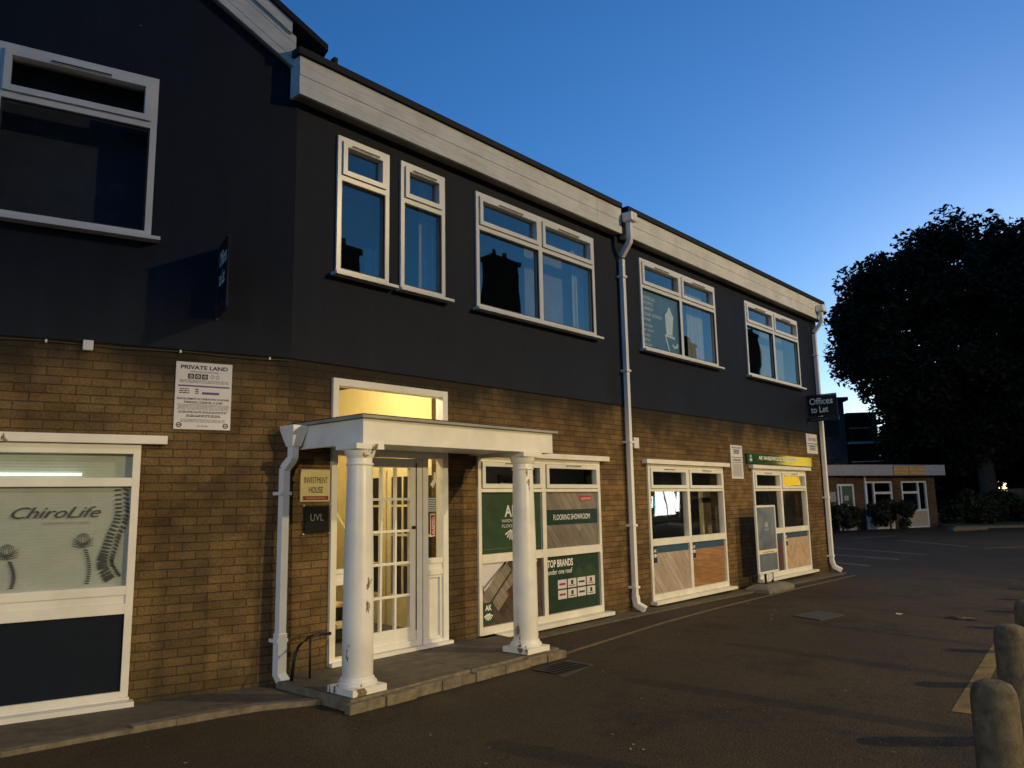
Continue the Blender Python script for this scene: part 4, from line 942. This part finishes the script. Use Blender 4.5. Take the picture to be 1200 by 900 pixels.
for k in range(260):
    x, y_ = rng2.uniform(2.5, 19), rng2.uniform(-6, -.4); a = rng2.uniform(0, 6.28); s_ = rng2.uniform(.006, .018); z_ = zg(x) + .008
    q.face([(x + s_ * math.cos(a + t), y_ + s_ * math.sin(a + t) * .6, z_ + (.004 if t > 3 else 0)) for t in (0, 1.5, 3.1, 4.6)], 'paper' if k % 4 == 0 else 'kerb_stone')
tag(q.build('grit'), 'pale grit and crumbs scattered over the asphalt', 'grit', kind='stuff')

# ---------------------------------------------------------------- annex across the car park
A0 = Vector((41.38, 7.047, -.1)); ang = math.atan2(-.41884, .90806)
AT = Matrix.Translation(A0) @ Matrix.Rotation(ang, 4, 'Z')
AX = thing('annex', tuple(A0), 'low flat roofed brick office with a white fascia across the car park', 'building')
s = MB(AT)
wall_holes(s, -6, 6.1, -.3, 2.75, [(-1.05, .12, .0, 2.36), (.92, 2.84, .0, 2.46), (3.5, 5.42, .0, 2.46)], 0, .2, 'brick_far')
s.face([(6.1, 0, -.3), (6.1, 6, -.3), (6.1, 6, 2.75), (6.1, 0, 2.75)], 'brick_far'); s.face([(-6, 6, -.3), (-6, 0, -.3), (-6, 0, 2.75), (-6, 6, 2.75)], 'brick_far'); s.build('wall', AX)
s = MB(AT); s.box(-.3, 6.3, -.55, 6.2, 2.75, 3.3, 'annex_fascia'); s.prism([(-6.2, .6), (-.301, -.54), (-.301, 6.1), (-6.2, 6.1)], 2.76, 3.3, 'annex_fascia'); s.build('fascia', AX)
s = MB(AT); s.box(-.2, 6.2, -.45, 6.1, 3.301, 3.33, 'roof_felt'); s.build('roof', AX)
s = MB(AT); s.box(-.2, 6.0, .21, 4, -.05, 2.7, 'room_dark', 'f'); s.box(-1.2, -.25, .21, 2, -.05, 2.7, 'room_dark', 'f'); s.build('interior', AX)
def awin(x0, x1, colx, wide_left, label):
    f = MB(AT); f.frame(x0, x1, .0, 2.46, .09, -.03, .07, 'upvc'); f.box(x0 + .09, x1 - .09, -.028, .07, .86, .97, 'upvc'); f.box(colx - .05, colx + .05, -.028, .07, .97, 2.37, 'upvc')
    a, b = (x0 + .09, colx - .05) if wide_left else (colx + .05, x1 - .09); f.box(a, b, -.028, .07, 1.8, 1.92, 'upvc')
    wo = f.build('window', AX, label)
    q = MB(AT); q.box(x0 + .091, x1 - .091, .0, .04, .091, .859, 'annex_panel'); q.build('lower_panel', wo)
    for a, b in ((x0 + .091, colx - .051), (colx + .051, x1 - .091)): panebox(AT, a, b, .971, 2.369, .03, 'glass', wo)
    q = MB(AT); q.box(x0 - .05, x1 + .05, -.08, -.001, -.06, -.002, 'upvc'); q.build('sill', wo)
awin(.94, 2.82, 1.52, False, 'white window half hidden by the round bush'); awin(3.52, 5.4, 4.78, True, 'white window with a pale lower panel at the right end')
f = MB(AT); f.frame(-1.03, .1, .0, 2.34, .1, -.03, .06, 'upvc'); f.box(-.8, -.72, -.02, .06, .1, 2.24, 'upvc'); df = f.build('door_frame', AX)
q = MB(AT); q.box(-.719, -.001, .0, .04, .1, 2.24, 'green_door'); dd_ = q.build('door', AX, 'dark green door with two white papers stuck on it')
q = MB(AT); q.box(-.56, -.28, -.008, -.002, 1.5, 1.75, 'paper'); q.box(-.56, -.28, -.008, -.002, 1.0, 1.3, 'paper'); q.build('paper', dd_)
panebox(AT, -.929, -.801, .1, 2.24, .03, 'glass', df)
q = MB(AT); q.box(-1.55, -1.15, -.02, -.002, 1.45, 1.95, 'paper'); q.text('2', -1.9, 2.95, .22, -.01, 'black_text')
solo('notice', q, 'pale paper notice on the annex wall left of the green door', 'sign')
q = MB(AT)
for k in range(6): q.box(2.42, 3.5, -.60, -.552, 2.80 + k * .075, 2.85 + k * .075, 'amber_glow_slats'); q.box(3.54, 4.66, -.60, -.552, 2.80 + k * .075 + (.0), 2.85 + k * .075, 'amber_glow_slats')  # amber glow on the fascia, painted as the colour of slats
q.box(2.4, 4.68, -.554, -.551, 2.79, 3.26, 'dark_metal'); solo('slatted_glow', q, 'slatted panel with an amber glow painted on it, on the annex fascia', 'sign')
q = MB(AT); q.tube([(.86, -.06, 2.74), (.86, -.06, -.05)], .045, 'plastic_pipe', square=True); q.build('drainpipe', AX)

# ---------------------------------------------------------------- flats behind the annex
FT = Matrix.Translation((57, 13.5, -.1)) @ Matrix.Rotation(R(-56), 4, 'Z')
FB = thing('apartment_building', (57, 13.5, -.1), 'dark flat roofed block of flats with balconies behind the tree', 'building')
s = MB(FT); s.box(-14, 1.2, 0, 9, -.2, 8.6, 'dark_wall'); s.box(1.2, 3.6, .6, 9, -.2, 7.6, 'brick_far'); s.build('wall', FB)
s = MB(FT); s.box(-14.2, 1.5, -.25, 9.2, 8.6, 8.85, 'roof_felt'); s.box(1.5, 3.8, .4, 9.2, 7.6, 7.75, 'roof_felt'); s.build('roof', FB)
for z_ in (3.0, 5.4):
    q = MB(FT); q.box(1.3, 3.9, -.6, .59, z_, z_ + .16, 'annex_fascia'); bo = q.build('balcony', FB)
    q = MB(FT); 
    for k in range(14): q.box(1.35 + k * .19, 1.38 + k * .19, -.58, -.55, z_ + .16, z_ + 1.1, 'dark_metal')
    q.box(1.3, 3.9, -.6, -.53, z_ + 1.1, z_ + 1.16, 'annex_fascia'); q.build('railing', bo)
    q = MB(FT); q.box(1.9, 3.1, .56, .6, z_ + .2, z_ + 2.0, 'glass'); q.build('window', FB)
for x in (.2, -1.4, -3.0):
    for z_ in (3.3, 5.9): q = MB(FT); q.frame(x - .5, x + .5, z_, z_ + 1.2, .07, -.03, -.002, 'dark_metal'); wq = q.build('window', FB); q = MB(FT); q.box(x - .43, x + .43, -.012, -.004, z_ + .07, z_ + 1.13, 'glass'); q.build('pane', wq)
q = MB(FT); q.box(3.0, 3.3, .58, .597, 2.0, 3.6, 'yellow_lit'); 

# ---------------------------------------------------------------- trees and shrubs
def foliage(name, parent, clumps, n, size, mat, seed):
    rn = random.Random(seed); v = []; f = []
    tot = sum(c[3] ** 2 for c in clumps)
    for (cx, cy, cz, cr) in clumps:
        k_ = int(n * cr ** 2 / tot)
        for _ in range(k_):
            d = Vector((rn.gauss(0, 1), rn.gauss(0, 1), rn.gauss(0, 1))).normalized() * cr * rn.random() ** .4
            p = Vector((cx, cy, cz)) + d; s_ = size * rn.uniform(.5, 1.3)
            a = Vector((rn.gauss(0, 1), rn.gauss(0, 1), rn.gauss(0, .6))).normalized(); b = a.cross(Vector((rn.gauss(0, 1), rn.gauss(0, 1), rn.gauss(0, 1)))).normalized()
            i = len(v); v += [tuple(p - a * s_), tuple(p + b * s_ * .5 - a * s_ * .1), tuple(p + a * s_), tuple(p - b * s_ * .5 + a * s_ * .1)]; f.append((i, i + 1, i + 2, i + 3))
    me = bpy.data.meshes.new(name); off = parent.location if parent else Vector((0, 0, 0))
    me.from_pydata([tuple(Vector(q_) - off) for q_ in v], [], f); me.materials.append(MATS[mat])
    o = bpy.data.objects.new(name, me); COL.objects.link(o)
    if parent: o.parent = parent
    return o
TC = Vector((55.3, 3.5, -.1))
TR = thing('tree', tuple(TC), 'very large dark leafy tree against the dusk sky at the right', 'tree')
rn = random.Random(5); cl = []
for i in range(430):
    th = rn.uniform(0, 2 * math.pi); ph = math.acos(rn.uniform(-.95, 1)); rr = rn.uniform(.25, 1.0) ** .45
    lob = 1 + .05 * math.sin(3 * th + 1) + .05 * math.sin(5 * ph + th)
    x = math.sin(ph) * math.cos(th); y_ = math.sin(ph) * math.sin(th); z_ = math.cos(ph)
    rad = 8.3 * (1 if z_ > -.1 else 1 - .75 * (-.1 - z_))
    cl.append((TC.x + x * rad * rr * lob, TC.y + y_ * rad * rr * lob, 10.6 + z_ * 7.7 * rr, rn.uniform(.7, 1.45)))
for i in range(110):
    th = rn.uniform(0, 2 * math.pi); z_ = rn.uniform(.15, 1); w_ = math.sqrt(1 - z_ * z_); rr = rn.uniform(.86, 1.0)
    cl.append((TC.x + w_ * math.cos(th) * 8.2 * rr, TC.y + w_ * math.sin(th) * 8.2 * rr, 10.6 + z_ * 8.1 * rr, rn.uniform(.8, 1.3)))
for i in range(60): cl.append((TC.x + rn.uniform(-5, 5), TC.y + rn.uniform(-5, 5), rn.uniform(5, 14), rn.uniform(1.2, 1.8)))
for i in range(60):
    th = rn.uniform(-1.9, -.2); rr = rn.uniform(.3, 1); cl.append((TC.x + 2.5 + math.cos(th) * 6.5 * rr, TC.y - 2.5 + math.sin(th) * 6.5 * rr, rn.uniform(3, 13.4 - rr * 1.5), rn.uniform(.9, 1.6)))
foliage('crown', TR, cl, 160000, .19, 'leaf_dark', 1)
q = MB(); q.tube([(TC.x, TC.y, -.3), (TC.x + .1, TC.y, 2.0), (TC.x, TC.y + .1, 5), (TC.x - .2, TC.y, 11)], [.65, .5, .42, .2], 'bark', 12)
for k in range(9):
    a = k * 2.4; z_ = 3 + k * .8; e = Vector((TC.x + math.cos(a) * 5, TC.y + math.sin(a) * 5, z_ + 4.5)); m1 = Vector((TC.x + math.cos(a) * 2, TC.y + math.sin(a) * 2, z_ + 1.6))
    q.tube([(TC.x, TC.y, z_), tuple(m1), tuple(e)], [.22, .15, .05], 'bark', 7)
q.build('trunk', TR)
# darker trees filling the right hand background
for k, (x, y_, h, r_, lb) in enumerate([(76, 8, 9, 5, 'dark tree seen low between the annex and the trunk of the big tree'), (80, 0, 10, 6, 'dark tree far behind the planting bed'), (84, 16, 8, 6, 'dark tree far behind the annex roof'), (61, 8.5, 7.5, 3.6, 'dark tree close behind the right end of the annex'), (59.5, -6.5, 9, 4.2, 'dark tree at the right edge behind the wooden fence'), (62, -3.5, 10, 4.4, 'dark tree right of and behind the big tree'), (66, 3.5, 8, 4, 'dark tree directly behind the trunk of the big tree')]):
    t_ = thing('tree', (x, y_, -.1), lb, 'tree'); cl = []
    for i in range(70):
        th = rn.uniform(0, 6.28); u = rn.uniform(-1, 1); rr = rn.random() ** .4; w_ = math.sqrt(1 - u * u); cl.append((x + w_ * math.cos(th) * r_ * rr, y_ + w_ * math.sin(th) * r_ * rr, h * .5 + u * h * .48 * rr, rn.uniform(.7, 1.2)))
    foliage('crown', t_, cl, 16000, .22, 'leaf_dark', 10 + k); q = MB(); q.tube([(x, y_, -.3), (x, y_, h * .6)], [.3, .15], 'bark', 8); q.build('trunk', t_)
def shrub(x, y_, r_, h, n, lb, mat='leaf_bush', size=.09, seed=0):
    t_ = thing('shrub', (x, y_, -.1), lb, 'shrub'); cl = []; rq = random.Random(seed)
    for i in range(26): th = rq.uniform(0, 6.28); u = rq.uniform(-.6, 1); rr = rq.random() ** .5; cl.append((x + math.cos(th) * r_ * rr, y_ + math.sin(th) * r_ * rr, -.1 + h * (.42 + .42 * u * math.sqrt(max(0, 1 - rr * rr * .6))), rq.uniform(.22, .36) * r_))
    foliage('crown', t_, cl, n, size, mat, seed); q = MB(); q.tube([(x, y_, -.15), (x, y_, h * .5)], [.05, .03], 'bark', 6); q.build('stem', t_)
shrub(41.3, 5.3, .95, 1.75, 5000, 'round dark bush in front of the annex windows', seed=1)
shrub(39.2, 6.9, .8, 1.5, 4000, 'bush at the foot of the annex left of the green door', seed=2)
k = 3
for x, y_, r_, h, lb, mt_ in [(48.8, 3.3, 1.2, 1.6, 'low bush just right of the annex', 'leaf_bush'), (50.5, 3.0, 1.3, 2.2, 'bushy shrub in the bed behind the car park kerb', 'leaf_bush'), (52.5, 2.4, 1.2, 1.9, 'shrub in the middle of the planting bed', 'leaf_bush'), (54.5, 1.6, 1.4, 1.6, 'straggly shrub before the wooden fence', 'leaf_green'), (53.6, .4, 1.5, 2.0, 'green shrub at the right edge before the fence', 'leaf_green'), (57.5, -1.0, 1.9, 4.2, 'tall bright green shrub behind the fence', 'leaf_green')]:
    shrub(x, y_, r_, h, 4000, lb, mt_, .12, k); k += 1
# planting bed with kerb
q = MB(); q.prism([(44.5, 3.2), (46.5, .8), (56, -4.5), (60, 2), (50, 6)], -.2, .02, 'grass', 'kerb_stone'); tag(q.build('planting_bed'), kind='structure')
q = MB(); q.prism([(41.5, 2.6), (43.8, 1.6), (44.0, 1.9), (41.7, 2.9)], -.2, .05, 'kerb_stone'); tag(q.build('kerb'), kind='structure')
# fence
fn_ = thing('wooden_fence', (57.5, 0, -.1), 'old wooden board fence behind the shrubs at the right edge', 'fence')
FTm = Matrix.Translation((56.0, 3.2, -.1)) @ Matrix.Rotation(R(-60), 4, 'Z')
q = MB(FTm)
for i in range(46): q.box(i * .15, i * .15 + .135, 0, .02, 0, 2.0 + .02 * math.sin(i * 3.1), 'fence_wood')
q.box(0, 7, .021, .06, .4, .5, 'fence_wood'); q.box(0, 7, .021, .06, 1.5, 1.6, 'fence_wood'); q.build('boards', fn_)
for i in range(4): q = MB(FTm); q.box(i * 2.3 - .05, i * 2.3 + .05, .061, .16, 0, 2.1, 'fence_wood'); q.build('post', fn_)

# ---------------------------------------------------------------- what the windows mirror: the houses and lamps behind the camera
nh = 11
for i in range(nh):
    x0 = -8 + i * 8.0; x1 = x0 + 7.98; ys = -22 - .6 * (i % 2); ht = 9.2 + .5 * ((i * 7) % 3)
    t_ = thing('terraced_house', (x0 + 4, ys - 4, 0), 'brick house of the row across the road, seen only mirrored in the windows', 'house', 'houses across the road')
    q = MB(); q.box(x0, x1, ys - 8, ys, -.2, ht, 'brick_far'); q.build('wall', t_)
    q = MB(); q.prismY([(0, 0)] * 0 or [(x0, ht), (x1, ht), (x1, ht + .1), (x0, ht + .1)][::-1], ys - 8.2, ys + .25, 'roof_felt')
    q.face([(x0, ys + .2, ht + .1), (x1, ys + .2, ht + .1), (x1, ys - 4, ht + 3.2), (x0, ys - 4, ht + 3.2)][::-1], 'roof_felt'); q.face([(x0, ys - 8.2, ht + .1), (x1, ys - 8.2, ht + .1), (x1, ys - 4, ht + 3.2), (x0, ys - 4, ht + 3.2)], 'roof_felt'); q.build('roof', t_)
    for wx in (x0 + 1.5, x0 + 5):
        for wz in (1.0, 4.2, 6.9):
            q = MB(); q.frame(wx, wx + 1.3, wz, wz + 1.5, .09, ys + .001, ys + .06, 'upvc'); q.build('window', t_)
for (x, w_, z_) in [(31.3, 2.3, 15.6), (45.6, 1.4, 13.6), (52.3, 1.0, 13.9), (54.0, 1.0, 13.6), (65, 2.2, 16.2), (20, 1.8, 13.5)]:
    t_ = thing('chimney_stack', (x, -23, 9), 'brick chimney stack on the row across the road, seen mirrored in an upper window', 'chimney', 'chimneys across the road')
    q = MB(); q.box(x, x + w_, -23.6, -22.7, 9.5, z_, 'brick_far'); q.box(x - .12, x + w_ + .12, -23.72, -22.58, z_, z_ + .25, 'brick_far'); q.build('stack', t_)
    for k in range(2): q = MB(); q.lathe(x + w_ * (.3 + .4 * k), -23.15, [(.16, z_ + .25), (.12, z_ + .8), (0, z_ + .8)], 'brick_far', 10); q.build('pot', t_)
t_ = thing('shop_window', (48, -21.9, 0), 'brightly lit white shop window across the road, seen mirrored', 'shop window')
flat('cyan_lit', (.3, .9, 1.0), .5, emit=2.5)
q = MB(); q.face([(46.5, -21.9, .5), (49.1, -21.9, .5), (49.2, -21.9, 1.6), (48.7, -21.9, 2.45), (46.7, -21.9, 2.45)][::-1], 'white_lit'); q.box(49.25, 49.6, -21.93, -21.9, .7, 2.2, 'white_lit'); q.build('lit_pane', t_)
q = MB(); q.box(46.45, 46.68, -21.93, -21.9, .7, 1.7, 'cyan_lit'); q.box(45.9, 46.2, -21.93, -21.9, 1.0, 1.8, 'white_lit'); q.build('lit_curtain', t_); q = MB(); q.frame(45.8, 49.7, .1, 2.65, .1, -21.9, -21.84, 'upvc'); q.box(47.9, 48.05, -21.89, -21.84, .2, 2.55, 'upvc'); q.build('frame', t_)
t_ = thing('lit_sign', (72, -22, 4), 'backlit yellow shop sign across the road, seen mirrored', 'sign')
q = MB(); q.box(68.5, 75.0, -21.9, -21.7, 2.6, 5.5, 'yellow_lit'); q.build('lit_panel', t_); q = MB(); q.text('TAXI', 72.5, 3.0, .8, -21.69, 'black_text', width=3, align='CENTER', frame=(Vector((145, -21.69, 0)), Vector((-1, 0, 0)), Vector((0, 0, 1)))); q.build('lettering', t_)

def street_lamp(x, y_, h, tx, ty, tz, energy, color, size_deg, blend, radius, label, added_cutoff=None):
    t_ = thing('street_lamp', (x, y_, 0), label, 'street lamp')
    q = MB(); q.tube([(x, y_ - .6, -.2), (x, y_ - .6, h - .2)], [.11, .06], 'steel', 12); q.tube([(x, y_ - .6, h - .2), (x, y_ - .3, h + .05), (x, y_, h + .08)], .035, 'steel', 8); q.build('pole', t_)
    q = MB(); q.box(x - .18, x + .18, y_ - .15, y_ + .45, h + .06, h + .16, 'steel'); q.build('lamp_head', t_, bevel=.02)
    if added_cutoff:
        dr = Vector((tx - x, ty - y_, 0)).normalized(); az = math.atan2(dr.y, dr.x) - math.pi / 2
        q = MB(Matrix.Translation((x, y_ + .15, 0)) @ Matrix.Rotation(az, 4, 'Z')); q.box(-.6, .6, .4, .41, h - .05 - added_cutoff, h + .17, 'steel'); q.box(-.6, .6, .0, .4, h + .16, h + .17, 'steel'); q.build('added_cutoff', t_)  # added unseen plates that keep the beam off the upper walls
    L_ = bpy.data.lights.new('street_lamp_bulb', 'SPOT'); L_.energy = energy; L_.color = color; L_.spot_size = R(size_deg); L_.spot_blend = blend; L_.shadow_soft_size = radius
    o = bpy.data.objects.new('street_lamp_bulb', L_); COL.objects.link(o); o.parent = t_; o.location = (0, .15, h - .05)
    d = Vector((tx, ty, tz)) - Vector((x, y_ + .15, h - .05)); o.rotation_euler = d.to_track_quat('-Z', 'Y').to_euler()
    return o
street_lamp(16.2, -18, 12.5, 16, -2, 0, 6800, (1.0, .75, .35), 120, 1.0, .22, 'tall warm street lamp behind the camera that lights the long wall')
street_lamp(6.6, -20.4, 4.4, 6, 0, 2.2, 3700, (1.0, .75, .36), 110, .8, .02, 'lower warm street lamp across the road facing the entrance', added_cutoff=.026)
street_lamp(-11.5, -11.4, 5.3, 5, 0, 2.0, 1500, (1.0, .84, .52), 120, .8, .02, 'street lamp behind the camera on the left, nearest the clinic window', added_cutoff=.045)
street_lamp(36.0, -9.5, 6.5, 38, 4, 0, 1300, (1.0, .74, .36), 130, .8, .3, 'street lamp outside the right edge that lights the annex and parking bays')
t_ = thing('tree', (-6, -29, 0), 'tall dark tree behind the camera, mirrored in the window high on the angled wall', 'tree'); cl = []
for i in range(90): th = rn.uniform(0, 6.28); u = rn.uniform(-1, 1); rr = rn.random() ** .4; w_ = math.sqrt(1 - u * u); cl.append((-6 + w_ * math.cos(th) * 7 * rr, -29 + w_ * math.sin(th) * 5 * rr, 15.5 + u * 8.5 * rr, rn.uniform(1.2, 2.2)))
foliage('crown', t_, cl, 30000, .55, 'leaf_dark', 31); q = MB(); q.tube([(-6, -29, -.2), (-6, -29, 14)], [.5, .25], 'bark', 8); q.build('trunk', t_)
